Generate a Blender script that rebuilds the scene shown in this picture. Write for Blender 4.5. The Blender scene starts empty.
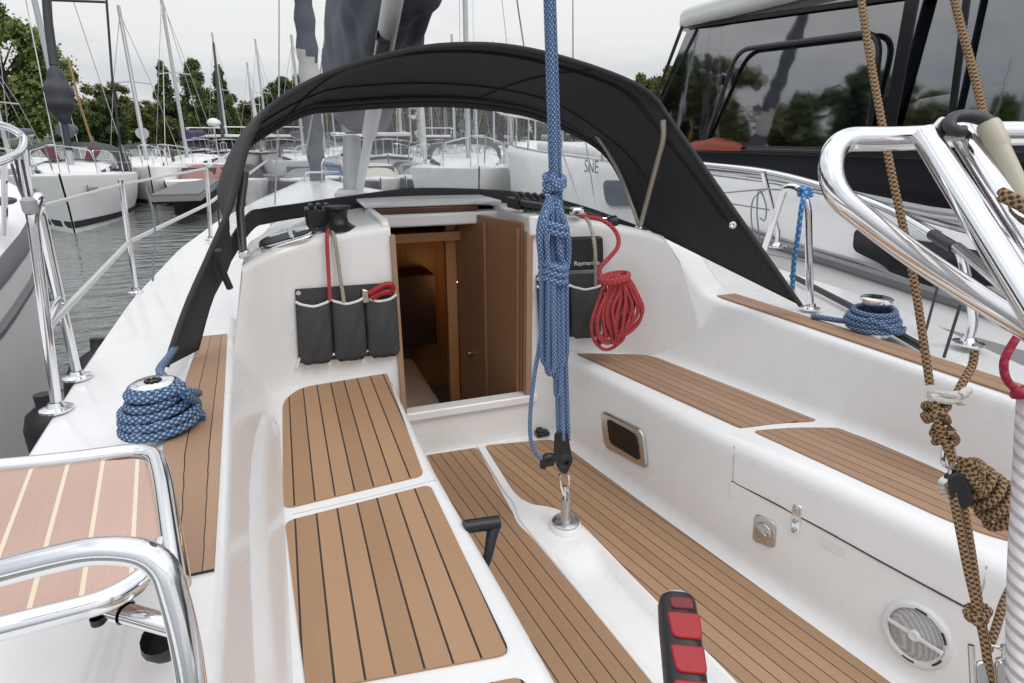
import bpy, bmesh, math, random
from mathutils import Vector, Matrix
random.seed(7)
S = bpy.context.scene
COL = S.collection
R = math.radians
PI = math.pi

# ------------------------------------------------------------------ camera
F = 600.0; PITCH = math.atan(201.5/600.0); YAW = R(20.4)
EYE = Vector((-1.05, 0.0, 1.55))
FW = Vector((math.sin(YAW)*math.cos(PITCH), math.cos(YAW)*math.cos(PITCH), -math.sin(PITCH)))
RT = Vector((math.cos(YAW), -math.sin(YAW), 0)); UP = RT.cross(FW)
cam = bpy.data.cameras.new('camera'); camo = bpy.data.objects.new('camera', cam); COL.objects.link(camo)
cam.sensor_width = 36; cam.lens = F/1024*36; cam.clip_start = 0.02; cam.clip_end = 3000
camo.matrix_world = Matrix.Translation(EYE) @ Matrix((RT, UP, -FW)).transposed().to_4x4()
S.camera = camo

def at(u, v, x=None, y=None, z=None, d=None):
    r = FW*F + RT*(u-512) + UP*(341.5-v)
    if x is not None: t = (x-EYE.x)/r.x
    elif y is not None: t = (y-EYE.y)/r.y
    elif z is not None: t = (z-EYE.z)/r.z
    else: t = d/F
    return EYE + r*t

def lin(tab, y):
    if y <= tab[0][0]: return tab[0][1]
    for (a, va), (b, vb) in zip(tab, tab[1:]):
        if y <= b: return va + (vb-va)*(y-a)/(b-a)
    return tab[-1][1]

def smooth(a, b, t):
    t = max(0, min(1, (t-a)/(b-a))); return t*t*(3-2*t)

# ------------------------------------------------------------------ mesh helpers
def spline(pts, n=8, closed=False):
    P = [Vector(p) for p in pts]; out = []; m = len(P)
    rng = range(m if closed else m-1)
    for i in rng:
        if closed: a, b, c, d = P[(i-1) % m], P[i], P[(i+1) % m], P[(i+2) % m]
        else:
            b, c = P[i], P[i+1]
            a = P[i-1] if i > 0 else b*2-c
            d = P[i+2] if i+2 < m else c*2-b
        for k in range(n):
            t = k/n
            out.append(0.5*((2*b)+(c-a)*t+(2*a-5*b+4*c-d)*t*t+(3*b-a-3*c+d)*t**3))
    if not closed: out.append(P[-1])
    return out

def roundpath(pts, r, n=6):
    P = [Vector(p) for p in pts]; out = [P[0]]
    for i in range(1, len(P)-1):
        a, b, c = P[i-1], P[i], P[i+1]
        rr = min(r, (a-b).length*.49, (c-b).length*.49)
        p0 = b+(a-b).normalized()*rr; p2 = b+(c-b).normalized()*rr
        for k in range(n+1):
            t = k/n; out.append(p0*(1-t)**2+b*2*t*(1-t)+p2*t*t)
    out.append(P[-1]); return out

class MB:
    def __init__(s): s.v = []; s.f = []; s.uv = []; s.mi = []
    def add(s, vs, fs, uvs=None, m=0):
        o = len(s.v); s.v += [Vector(p) for p in vs]
        for i, f in enumerate(fs):
            s.f.append([o+k for k in f]); s.mi.append(m)
            s.uv.append(uvs[i] if uvs else [(0, 0)]*len(f))
        return s
    def grid(s, rows, close=False, m=0, us=None, vs=None, skip=None):
        n = len(rows[0]); V_ = []; Fs = []; U = []
        for r in rows: V_ += list(r)
        mm = n if close else n-1
        for i in range(len(rows)-1):
            for j in range(mm):
                if skip and skip(i, j): continue
                k = (j+1) % n
                Fs.append([i*n+j, i*n+k, (i+1)*n+k, (i+1)*n+j])
                u0 = us[j] if us else j/mm; u1 = us[j+1] if us else (j+1)/mm
                v0 = vs[i] if vs else i/(len(rows)-1); v1 = vs[i+1] if vs else (i+1)/(len(rows)-1)
                U.append([(u0, v0), (u1, v0), (u1, v1), (u0, v1)])
        return s.add(V_, Fs, U, m)
    def tube(s, pts, r, n=10, closed=False, caps=True, m=0):
        P = [Vector(p) for p in pts]; N = len(P)
        rad = r if callable(r) else (lambda t: r)
        T = []
        for i in range(N):
            a = P[(i-1) % N] if (closed or i > 0) else P[i]
            b = P[(i+1) % N] if (closed or i < N-1) else P[i]
            d = (b-a); T.append(d.normalized() if d.length > 1e-9 else (T[-1] if T else Vector((0, 0, 1))))
        ref = Vector((0, 0, 1)) if abs(T[0].z) < .9 else Vector((1, 0, 0))
        nrm = (ref - T[0]*ref.dot(T[0])).normalized()
        rows = []; L = [0]; 
        for i in range(N):
            if i > 0:
                nrm = (nrm - T[i]*nrm.dot(T[i]))
                nrm = nrm.normalized() if nrm.length > 1e-6 else T[i].orthogonal().normalized()
                L.append(L[-1]+(P[i]-P[i-1]).length)
            bn = T[i].cross(nrm); rr = rad(i/(N-1) if N > 1 else 0)
            rows.append([P[i]+(nrm*math.cos(2*PI*k/n)+bn*math.sin(2*PI*k/n))*rr for k in range(n)])
        if closed:
            rows.append(rows[0]); L.append(L[-1]+(P[0]-P[-1]).length)
        s.grid(rows, close=True, m=m, us=[k/n for k in range(n+1)], vs=L)
        if caps and not closed:
            for r0, flip in ((rows[0], True), (rows[-1], False)):
                idx = list(range(n)); s.add(r0, [idx[::-1] if flip else idx], m=m)
        return s
    def lathe(s, prof, c=(0, 0, 0), ax=(0, 0, 1), n=24, m=0):
        ax = Vector(ax).normalized(); c = Vector(c)
        e1 = ax.orthogonal().normalized(); e2 = ax.cross(e1)
        rows = [[c+ax*h+(e1*math.cos(2*PI*k/n)+e2*math.sin(2*PI*k/n))*max(r, 1e-4) for k in range(n)] for r, h in prof]
        return s.grid(rows, close=True, m=m)
    def box(s, c, sz, rot=None, m=0):
        c = Vector(c); h = Vector(sz)*.5; V_ = []
        for z in (-1, 1):
            for x, y in ((-1, -1), (1, -1), (1, 1), (-1, 1)):
                p = Vector((x*h.x, y*h.y, z*h.z)); 
                if rot: p = rot @ p
                V_.append(c+p)
        return s.add(V_, [[3, 2, 1, 0], [4, 5, 6, 7], [0, 1, 5, 4], [1, 2, 6, 5], [2, 3, 7, 6], [3, 0, 4, 7]], m=m)
    def plate(s, outline, th, nrm=None, m=0, uvf=None):
        """outline: 3-D polygon points, extruded by th along nrm"""
        P = [Vector(p) for p in outline]; n = len(P)
        if nrm is None:
            nrm = Vector((0, 0, 0))
            for i in range(n): nrm += (P[i]-P[0]).cross(P[(i+1) % n]-P[0])
            nrm.normalize()
        nrm = Vector(nrm); Q = [p+nrm*th for p in P]
        idx = list(range(n))
        fs = [idx[::-1], [n+i for i in idx]]
        uv = [[uvf(p) for p in P[::-1]] if uvf else [(0, 0)]*n, [uvf(p) for p in Q] if uvf else [(0, 0)]*n]
        for i in range(n):
            j = (i+1) % n; fs.append([i, j, n+j, n+i]); uv.append([uvf(P[i]) if uvf else (0, 0)]*4)
        return s.add(P+Q, fs, uv, m)
    def build(s, name, mats, parent=None, smooth=True, bev=0, seg=2, sub=0, angle=40):
        me = bpy.data.meshes.new(name)
        used_ = sorted({k for f in s.f for k in f})
        if len(used_) < len(s.v): mp_ = {k: i for i, k in enumerate(used_)}; s.v = [s.v[k] for k in used_]; s.f = [[mp_[k] for k in f] for f in s.f]
        n = max(1, len(s.v)); lo = Vector([min(p[i] for p in s.v) for i in range(3)]); hi = Vector([max(p[i] for p in s.v) for i in range(3)])
        c = (lo+hi)/2; c.z = lo.z
        me.from_pydata([p-c for p in s.v], [], s.f)
        uvl = me.uv_layers.new(name='UVMap'); k = 0
        for pi, poly in enumerate(me.polygons):
            poly.material_index = s.mi[pi]; poly.use_smooth = smooth
            for q in range(len(s.f[pi])): uvl.data[poly.loop_start+q].uv = s.uv[pi][q]
        for m in (mats if isinstance(mats, (list, tuple)) else [mats]): me.materials.append(m)
        o = bpy.data.objects.new(name, me); COL.objects.link(o)
        o['wl'] = list(c)
        if parent is not None:
            o.parent = parent; o.location = c-Vector(parent['wl'])
        else: o.location = c
        if bev:
            b = o.modifiers.new('bevel', 'BEVEL'); b.width = bev; b.segments = seg; b.limit_method = 'ANGLE'; b.angle_limit = R(35)
        if sub:
            b = o.modifiers.new('sub', 'SUBSURF'); b.levels = sub; b.render_levels = sub
        if smooth and not sub:
            bm = bmesh.new(); bm.from_mesh(me)
            for e in bm.edges:
                if len(e.link_faces) == 2 and e.calc_face_angle(0) > R(angle): e.smooth = False
            bm.to_mesh(me); bm.free()
        return o

def tag(o, label=None, cat=None, group=None, kind=None):
    if label: o['label'] = label
    if cat: o['category'] = cat
    if group: o['group'] = group
    if kind: o['kind'] = kind
    return o
def empty(name, loc, label, cat, group=None):
    o = bpy.data.objects.new(name, None); COL.objects.link(o); o.location = loc; o['wl'] = list(loc)
    o.empty_display_size = .1
    return tag(o, label, cat, group)

def fillet2(pts, r, n=5):
    """round the corners of a closed 2-D/3-D polygon; r number or list"""
    P = [Vector(p) for p in pts]; m = len(P); out = []
    for i in range(m):
        a, b, c = P[i-1], P[i], P[(i+1) % m]
        rr = r[i] if isinstance(r, (list, tuple)) else r
        rr = min(rr, (a-b).length*.48, (c-b).length*.48)
        if rr <= 0: out.append(b); continue
        p0 = b+(a-b).normalized()*rr; p2 = b+(c-b).normalized()*rr
        for k in range(n+1):
            t = k/n; out.append(p0*(1-t)**2+b*2*t*(1-t)+p2*t*t)
    return out

# ------------------------------------------------------------------ materials
def newmat(name):
    m = bpy.data.materials.new(name); m.use_nodes = True
    nt = m.node_tree; b = nt.nodes['Principled BSDF']
    return m, nt, b
def N(nt, t, **kw):
    n = nt.nodes.new(t)
    for k, v in kw.items():
        if k in n.inputs: n.inputs[k].default_value = v
        else: setattr(n, k, v)
    return n
def mathn(nt, op, a, b=None):
    n = nt.nodes.new('ShaderNodeMath'); n.operation = op
    for i, x in enumerate((a, b)):
        if x is None: continue
        if isinstance(x, (int, float)): n.inputs[i].default_value = x
        else: nt.links.new(x, n.inputs[i])
    return n.outputs[0]
def mixc(nt, fac, a, b):
    n = nt.nodes.new('ShaderNodeMix'); n.data_type = 'RGBA'
    for i, x in ((0, fac), (6, a), (7, b)):
        if isinstance(x, (int, float)): n.inputs[i].default_value = x
        elif isinstance(x, tuple): n.inputs[i].default_value = (*x, 1)
        else: nt.links.new(x, n.inputs[i])
    return n.outputs[2]
def plain(name, col, rough=.5, metal=0, var=.06, scale=6, bump=0, bscale=60, coat=0, spec=.5):
    m, nt, b = newmat(name)
    tc = N(nt, 'ShaderNodeTexCoord'); no = N(nt, 'ShaderNodeTexNoise', Scale=scale, Detail=4.0)
    nt.links.new(tc.outputs['Object'], no.inputs['Vector'])
    lo = tuple(c*(1-var) for c in col); hi = tuple(min(1, c*(1+var)) for c in col)
    c = mixc(nt, no.outputs['Fac'], lo, hi)
    nt.links.new(c, b.inputs['Base Color'])
    if name == 'white_gelcoat':
        ns = N(nt, 'ShaderNodeTexNoise', Scale=55.0, Detail=5.0, Roughness=.7); nt.links.new(tc.outputs['Object'], ns.inputs['Vector'])
        sp_ = mathn(nt, 'MULTIPLY', mathn(nt, 'MAXIMUM', mathn(nt, 'SUBTRACT', ns.outputs['Fac'], .60), 0), 1.0)
        mp_ = N(nt, 'ShaderNodeMapping'); mp_.inputs['Scale'].default_value = (9, 9, 1.2); nt.links.new(tc.outputs['Object'], mp_.inputs['Vector']); n5 = N(nt, 'ShaderNodeTexNoise', Scale=1.5, Detail=4.0); nt.links.new(mp_.outputs[0], n5.inputs['Vector'])
        st = mathn(nt, 'MULTIPLY', mathn(nt, 'MAXIMUM', mathn(nt, 'SUBTRACT', n5.outputs['Fac'], .45), 0), .22)
        nt.links.new(mixc(nt, mathn(nt, 'ADD', sp_, st), c, (.52, .50, .46)), b.inputs['Base Color'])
    rr = mathn(nt, 'ADD', mathn(nt, 'MULTIPLY', no.outputs['Fac'], .22 if name == 'white_gelcoat' else .12), rough-.06)
    nt.links.new(rr, b.inputs['Roughness'])
    b.inputs['Metallic'].default_value = metal; b.inputs['Coat Weight'].default_value = coat
    b.inputs['Specular IOR Level'].default_value = spec
    if bump:
        n2 = N(nt, 'ShaderNodeTexNoise', Scale=bscale, Detail=3.0); nt.links.new(tc.outputs['Object'], n2.inputs['Vector'])
        bp = N(nt, 'ShaderNodeBump', Strength=bump, Distance=.01); nt.links.new(n2.outputs['Fac'], bp.inputs['Height'])
        nt.links.new(bp.outputs['Normal'], b.inputs['Normal'])
    return m
def planks(name, c1, c2, seam, w=.09, rough=.6, grain=(90, 3), gs=.35):
    """plank material on UV: u counts planks, v metres along; seam where frac(u) is near 0"""
    m, nt, b = newmat(name)
    uv = N(nt, 'ShaderNodeUVMap'); sp = N(nt, 'ShaderNodeSeparateXYZ'); nt.links.new(uv.outputs[0], sp.inputs[0])
    u, v = sp.outputs[0], sp.outputs[1]
    fr = mathn(nt, 'FRACT', u); d = mathn(nt, 'ABSOLUTE', mathn(nt, 'SUBTRACT', fr, .5))
    isseam = mathn(nt, 'GREATER_THAN', d, .5-w/2)
    pid = mathn(nt, 'FLOOR', u)
    cv = N(nt, 'ShaderNodeCombineXYZ'); nt.links.new(mathn(nt, 'MULTIPLY', u, grain[0]/10), cv.inputs[0]); nt.links.new(mathn(nt, 'MULTIPLY', v, grain[1]), cv.inputs[1]); nt.links.new(pid, cv.inputs[2])
    no = N(nt, 'ShaderNodeTexNoise', Scale=1.0, Detail=6.0, Roughness=.65); nt.links.new(cv.outputs[0], no.inputs['Vector'])
    tc = N(nt, 'ShaderNodeTexCoord')
    n2 = N(nt, 'ShaderNodeTexNoise', Scale=320.0, Detail=2.0); nt.links.new(tc.outputs['Object'], n2.inputs['Vector'])
    n3 = N(nt, 'ShaderNodeTexNoise', Scale=2.2, Detail=4.0); nt.links.new(tc.outputs['Object'], n3.inputs['Vector'])
    wn = N(nt, 'ShaderNodeTexWhiteNoise', noise_dimensions='1D'); nt.links.new(pid, wn.inputs['W'])
    f = mathn(nt, 'ADD', mathn(nt, 'MULTIPLY', no.outputs['Fac'], gs), mathn(nt, 'MULTIPLY', n2.outputs['Fac'], .45))
    f = mathn(nt, 'ADD', f, mathn(nt, 'MULTIPLY', n3.outputs['Fac'], .5)); f = mathn(nt, 'ADD', f, mathn(nt, 'MULTIPLY', wn.outputs['Value'], .42))
    f = mathn(nt, 'SUBTRACT', f, .42)
    base = mixc(nt, f, c1, c2)
    col = mixc(nt, isseam, base, seam); nt.links.new(col, b.inputs['Base Color'])
    b.inputs['Roughness'].default_value = rough
    h = mathn(nt, 'ADD', mathn(nt, 'MULTIPLY', isseam, -.6), mathn(nt, 'MULTIPLY', n2.outputs['Fac'], .3))
    bp = N(nt, 'ShaderNodeBump', Strength=.5, Distance=.003); nt.links.new(h, bp.inputs['Height']); nt.links.new(bp.outputs['Normal'], b.inputs['Normal'])
    return m
def ropem(name, c1, c2, r, k=2, thr=.25, pitch=3.2, rough=.8, laid=False):
    """braided rope on tube UV (u round, v metres)"""
    m, nt, b = newmat(name)
    uv = N(nt, 'ShaderNodeUVMap'); sp = N(nt, 'ShaderNodeSeparateXYZ'); nt.links.new(uv.outputs[0], sp.inputs[0])
    u, v = sp.outputs[0], sp.outputs[1]
    vv = mathn(nt, 'MULTIPLY', v, 1.0/(r*pitch))
    a = mathn(nt, 'SINE', mathn(nt, 'MULTIPLY', mathn(nt, 'ADD', mathn(nt, 'MULTIPLY', u, k), vv), 2*PI))
    c = mathn(nt, 'SINE', mathn(nt, 'MULTIPLY', mathn(nt, 'SUBTRACT', mathn(nt, 'MULTIPLY', u, k), vv), 2*PI))
    fl = mathn(nt, 'GREATER_THAN', mathn(nt, 'ADD', mathn(nt, 'MULTIPLY', a, .62), mathn(nt, 'MULTIPLY', c, 0.0 if laid else .58)), thr)
    tc = N(nt, 'ShaderNodeTexCoord'); n2 = N(nt, 'ShaderNodeTexNoise', Scale=25.0, Detail=3.0); nt.links.new(tc.outputs['Object'], n2.inputs['Vector'])
    d1 = tuple(x*.7 for x in c1)
    base = mixc(nt, n2.outputs['Fac'], d1, tuple(min(1, x*1.3) for x in c1))
    col = mixc(nt, fl, base, c2); nt.links.new(col, b.inputs['Base Color']); b.inputs['Roughness'].default_value = rough
    bp = N(nt, 'ShaderNodeBump', Strength=.6, Distance=r*(.5 if laid else .16))
    nt.links.new(mathn(nt, 'ADD', (mathn(nt, 'MULTIPLY', a, -.8) if laid else mathn(nt, 'ABSOLUTE', a)), mathn(nt, 'MULTIPLY', mathn(nt, 'ABSOLUTE', c), 0.0 if laid else 1.0)), bp.inputs['Height']); nt.links.new(bp.outputs['Normal'], b.inputs['Normal'])
    return m
def glassm(name, tint, gloss, haze, hazecol=(.8, .82, .85), rough=.02, wav=0):
    m, nt, b = newmat(name); nt.nodes.remove(b); out = nt.nodes['Material Output']
    tr = N(nt, 'ShaderNodeBsdfTransparent', Color=(*tint, 1)); gl = N(nt, 'ShaderNodeBsdfGlossy', Roughness=rough)
    lw = N(nt, 'ShaderNodeLayerWeight', Blend=.5)
    frv = mathn(nt, 'ADD', mathn(nt, 'MULTIPLY', mathn(nt, 'POWER', lw.outputs['Facing'], 4.0), .6), gloss)
    mx = N(nt, 'ShaderNodeMixShader'); nt.links.new(frv, mx.inputs[0]); nt.links.new(tr.outputs[0], mx.inputs[1]); nt.links.new(gl.outputs[0], mx.inputs[2])
    last = mx
    if haze:
        df = N(nt, 'ShaderNodeBsdfDiffuse', Color=(*hazecol, 1)); m2 = N(nt, 'ShaderNodeMixShader')
        tc = N(nt, 'ShaderNodeTexCoord'); no = N(nt, 'ShaderNodeTexNoise', Scale=9.0, Detail=5.0); nt.links.new(tc.outputs['Object'], no.inputs['Vector'])
        nt.links.new(mathn(nt, 'MULTIPLY', no.outputs['Fac'], haze*2), m2.inputs[0]); nt.links.new(mx.outputs[0], m2.inputs[1]); nt.links.new(df.outputs[0], m2.inputs[2]); last = m2
    if wav:
        tc = N(nt, 'ShaderNodeTexCoord'); no = N(nt, 'ShaderNodeTexNoise', Scale=3.0, Detail=2.0); nt.links.new(tc.outputs['Object'], no.inputs['Vector'])
        bp = N(nt, 'ShaderNodeBump', Strength=wav, Distance=.05); nt.links.new(no.outputs['Fac'], bp.inputs['Height']); nt.links.new(bp.outputs['Normal'], gl.inputs['Normal'])
    nt.links.new(last.outputs[0], out.inputs['Surface']); return m

GEL = plain('white_gelcoat', (.80, .795, .785), .22, var=.035, scale=2, coat=.25)
GELR = plain('white_deck_nonskid', (.76, .755, .745), .6, var=.04, scale=3, bump=.25, bscale=260)
TEAK = planks('synthetic_teak', (.30, .172, .092), (.46, .278, .158), (.022, .018, .016), w=.085)
TEAKF = planks('synthetic_teak_sole', (.285, .165, .09), (.43, .265, .152), (.022, .018, .016), w=.075)
TEAKS = planks('synthetic_teak_starboard', (.28, .165, .098), (.40, .25, .155), (.06, .04, .03), w=.08)
TEAKC = planks('coaming_teak', (.30, .18, .11), (.42, .27, .175), (.03, .022, .02), w=.05)
MAHOG = planks('mahogany_seat', (.42, .26, .20), (.58, .40, .33), (.72, .62, .45), w=.11, rough=.45, grain=(220, 2.2), gs=.6)
STEEL = plain('polished_stainless', (.80, .80, .81), .12, 1, var=.02)
STEELD = plain('brushed_stainless', (.60, .59, .57), .28, 1, var=.08, scale=20)
BLACKP = plain('black_plastic', (.014, .014, .016), .42, var=.2)
CANVAS = plain('black_canvas', (.036, .036, .038), .82, var=.18, scale=5, bump=.5, bscale=30)
POUCH = plain('dark_grey_canvas', (.055, .056, .060), .85, var=.2, scale=20, bump=.4, bscale=300)
WHITET = plain('white_binding', (.75, .74, .72), .7)
GREYC = plain('grey_sail_canvas', (.105, .112, .135), .85, var=.15, scale=4, bump=.8, bscale=7)
GREYL = plain('pale_sail_cloth', (.48, .48, .47), .8, var=.08, scale=5, bump=.5, bscale=12)
ALU = plain('anodised_aluminium', (.52, .53, .53), .42, .7, var=.06)
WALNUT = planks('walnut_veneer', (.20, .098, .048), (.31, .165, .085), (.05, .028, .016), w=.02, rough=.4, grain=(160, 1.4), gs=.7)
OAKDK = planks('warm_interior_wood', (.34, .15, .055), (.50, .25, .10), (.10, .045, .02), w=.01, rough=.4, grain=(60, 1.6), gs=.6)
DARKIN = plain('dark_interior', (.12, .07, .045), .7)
RED = plain('red_rubber', (.32, .008, .013), .45, var=.1)
ORED = plain('red_rope_body', (.5, .05, .06), .8)
BLUER = ropem('blue_braid', (.045, .115, .27), (.32, .41, .56), .011, k=5, thr=.30, pitch=1.5)
BLUEW = ropem('blue_braid_thick', (.032, .085, .20), (.30, .38, .50), .012, k=5, thr=.28, pitch=1.5)
REDR = ropem('red_braid', (.40, .032, .042), (.50, .12, .12), .010, k=3, thr=.55, pitch=2)
BROWNR = ropem('brown_braid', (.075, .038, .020), (.37, .24, .125), .0062, k=3, thr=-.05, pitch=1.15)
WHITER = ropem('white_laid_rope', (.66, .62, .64), (.54, .48, .51), .011, k=3, thr=.72, pitch=1.7, laid=True)
CRIMR = ropem('crimson_cord', (.32, .02, .05), (.42, .05, .08), .005, k=1, thr=.3)
GREYR = ropem('grey_cord', (.30, .28, .22), (.45, .43, .36), .006, k=2)
PVC = glassm('clear_pvc', (.97, .98, .99), .10, .20, rough=.05, wav=.2)
LANYARD = plain('grey_cord_plain', (.22, .23, .25), .7)
# ================================================================== OWN BOAT
boat = empty('sailing_yacht', (-.25, 2.0, 0), 'white sailing yacht in the foreground with teak cockpit, open companionway and black sprayhood', 'sailing yacht')
SEAT = .48
ys = [-.6, -.2, .2, .45, .6, .75, .9, 1.05, 1.2, 1.4, 1.6, 1.8, 2.0, 2.2, 2.35, 2.45, 2.55, 2.65, 2.75, 2.85, 3.0]
def gunP(y): return lin([(-.6, -1.78), (1.98, -1.865), (2.64, -1.897), (3.8, -1.93), (5.2, -1.86), (6.6, -1.66), (8.0, -1.30), (9.4, -.86), (10.2, -.60)], y)
def gunS(y): return lin([(-.6, 1.05), (.8, 1.30), (1.42, 1.52), (2.06, 1.76), (3.1, 1.93), (4.2, 1.80), (5.6, 1.45), (7.2, .75), (8.8, -.05), (10.2, -.56)], y)
def zgP(y): return lin([(-.6, .64), (2, .66), (3.8, .70), (5.5, .77), (7, .84), (10.2, 1.02)], y)
def zgS(y): return lin([(-.6, .72), (2, .77), (3.8, .76), (5.5, .80), (7, .85), (10.2, 1.02)], y)
coPo = lambda y: lin([(-.6, -1.33), (1.1, -1.36), (1.62, -1.43), (3, -1.45)], y)
coPi = lambda y: lin([(-.6, -1.20), (1.08, -1.255), (2.8, -1.345), (3, -1.35)], y)
sPo = lambda y: lin([(-.6, -1.14), (1.05, -1.175), (3, -1.205)], y)
nP = lambda y: lin([(-.6, -.60), (.93, -.625), (1.79, -.665), (3, -.665)], y)
fS = lambda y: lin([(-.6, .70), (.2, .62), (.89, .545), (1.43, .446), (2.16, .317), (2.73, .225), (3, .18)], y)
nS = lambda y: lin([(-.6, .80), (.3, .70), (.88, .620), (1.13, .565), (1.72, .395), (2.57, .262), (3, .22)], y)
sSo = lambda y: lin([(-.6, 1.12), (.3, 1.06), (1.2, .99), (1.6, .885), (2.5, .685), (3, .58)], y)
coSi = lambda y: lin([(-.6, 1.03), (.3, 1.0), (1.02, .985), (1.6, .965), (2.49, .93), (3, .90)], y)
cx0 = lambda y: lin([(-.6, .09), (1.1, -.055), (1.95, -.135), (2.2, -.225), (2.72, -.215)], y)
hw0 = lambda y: lin([(-.4, .125), (1.1, .118), (1.6, .115), (1.9, .115), (2.02, .10), (2.10, .065), (2.16, .022), (2.72, .02)], y)
cx = lambda y: sum(cx0(y+k*.02) for k in range(-4, 5))/9
hw = lambda y: sum(hw0(y+k*.015) for k in range(-3, 4))/7
tr = lambda y: 1-smooth(1.66, 1.84, y)
def prof(y):
    ri = smooth(2.40, 2.85, y)*.22; rp = 0
    zs = .80+ri
    so = min(sSo(y), coSi(y)+.05) if y > 1 else sSo(y)
    if y <= 1.0: so = min(sSo(y), coSi(y)-.0)
    so = min(sSo(y), coSi(y)-.015)
    c = [(gunP(y)+.10, -.55, 0), (gunP(y), zgP(y)-.09, .03), (gunP(y)+.012, zgP(y), .02), (coPo(y)-.10, .70, .06), (coPo(y)-.012, .765+rp, .03), (coPi(y)+.02, .765+rp, .025),
         (sPo(y), SEAT, .06), (nP(y), SEAT, .035), (nP(y)+.012, 0, .05), (cx(y)-hw(y)*.9, 0, -1), (cx(y)-hw(y)*.8, -.07*tr(y), -1), (cx(y)+hw(y)*.8, -.07*tr(y), -1), (cx(y)+hw(y)*.9, 0, -1), (fS(y), 0, .07), (nS(y), SEAT, .06), (so, SEAT, .055),
         (coSi(y)-.018, zs, .045), (coSi(y)+.135, zs, .02), (coSi(y)+.16, .772, .03), (gunS(y)-.012, zgS(y), .015), (gunS(y), zgS(y)-.07, .03), (gunS(y)-.10, -.55, 0)]
    out = []; P = [Vector((x, 0, z)) for x, z, r in c]
    for i, (x, z, r) in enumerate(c):
        if r <= 0: out.append(Vector((x, y, z))); continue
        a, b, d = P[i-1], P[i], P[i+1]
        rr = min(r, (a-b).length*.45, (d-b).length*.45)
        p0 = b+(a-b).normalized()*rr; p2 = b+(d-b).normalized()*rr
        for k in range(6):
            t = k/5; q = p0*(1-t)**2+b*2*t*(1-t)+p2*t*t; out.append(Vector((q.x, y, q.z)))
    return out
mb = MB(); mb.grid([prof(y) for y in ys]); cockpit = mb.build('cockpit', GEL, boat, angle=60)

# foredeck and hull ahead of the cockpit
mb = MB()
yy = [2.9+i*(10.2-2.9)/30 for i in range(31)]; rows = []
for y in yy:
    p, s = gunP(y), gunS(y); zp, zq = zgP(y), zgS(y); w = s-p
    row = [Vector((p+min(.12, w*.2), y, -.55)), Vector((p, y, zp-.06)), Vector((p+.006, y, zp-.02)), Vector((p+.02, y, zp))]
    for k in range(1, 12):
        t = k/12; row.append(Vector((p+w*t, y, zp+(zq-zp)*t+.05*math.sin(PI*t)*smooth(3.2, 5, y)*min(1, w))))
    row += [Vector((s-.02, y, zq)), Vector((s-.006, y, zq-.02)), Vector((s, y, zq-.06)), Vector((s-min(.12, w*.2), y, -.55))]
    rows.append(row)
nd = len(rows[0]); mb.grid(rows, skip=lambda i, j: yy[i+1] < 6.2 and 7 <= j <= 11); mb.build('foredeck', GEL, boat, angle=50)

# bulkhead and coachroof in one moulding: columns across, rows up the bulkhead and forward over the roof
XC = -.22
def zt(x, y=2.8):
    d = x-XC; a = abs(d); sl = 1.205-.075*d*d-.055*d**4-.012*max(0, y-2.8)-.06*max(0, y-3.9)
    hw = lin([(2.0, 1.07), (3.4, 1.07), (4.2, .98), (6.2, .62)], y)
    return sl - .62*smooth(hw-(.06 if d < 0 else .19), hw+.085, a)**1.2
def yb(x):
    y = 2.76
    if x < -1.0: y -= min(.20, ((-1.0-x)/.2)**2*.10)
    if x > .18: y -= .27*((x-.18)/.5)**1.6
    return y
HT = dict(xl=-.612, xr=.07, z0=.25, yf=3.22)
xs = [-1.55, -1.48, -1.42, -1.36, -1.30, -1.24, -1.18, -1.12, -1.06, -1.0, -.9, -.8, -.7, -.66, HT['xl'], -.5, -.4, -.3, -.2, -.1, 0, HT['xr'], .11, .16, .22, .3, .38, .46, .54, .62, .68, .74, .80, .86, .92, .98, 1.06, 1.14]
iL, iR = xs.index(HT['xl']), xs.index(HT['xr'])
zrows = [-.04, .1, HT['z0'], .4, .55, .7, .85]
rows = []
for z in zrows: rows.append([Vector((x, yb(x), min(z, zt(x)-.05))) for x in xs])
nz = len(zrows)
for k in range(6):
    t = k/5*PI/2; rr = .045
    rows.append([Vector((x, yb(x)+rr*(1-math.cos(t)), zt(x)-rr*(1-math.sin(t)))) for x in xs])
fw_y = [2.9, 3.0, 3.1, HT['yf'], 3.35, 3.5, 3.7, 3.9, 4.2, 4.5, 4.9, 5.3, 5.7, 6.1, 6.4]
for y in fw_y:
    s = lin([(3.3, 1.0), (6.4, .72)], y); dn = smooth(5.6, 6.5, y)*.4
    rows.append([Vector((XC+(x-XC)*s, max(y, yb(x)+.05+.02*(y-2.8)), zt(x, y)-dn)) for x in xs])
kf = nz+6+fw_y.index(HT['yf'])
kf = nz+6+fw_y.index(3.35)
def skip(i, j): return iL <= j < iR and 2 <= i < kf
mb = MB(); mb.grid(rows, skip=skip); coach = mb.build('coachroof', GEL, boat, angle=60)

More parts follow.
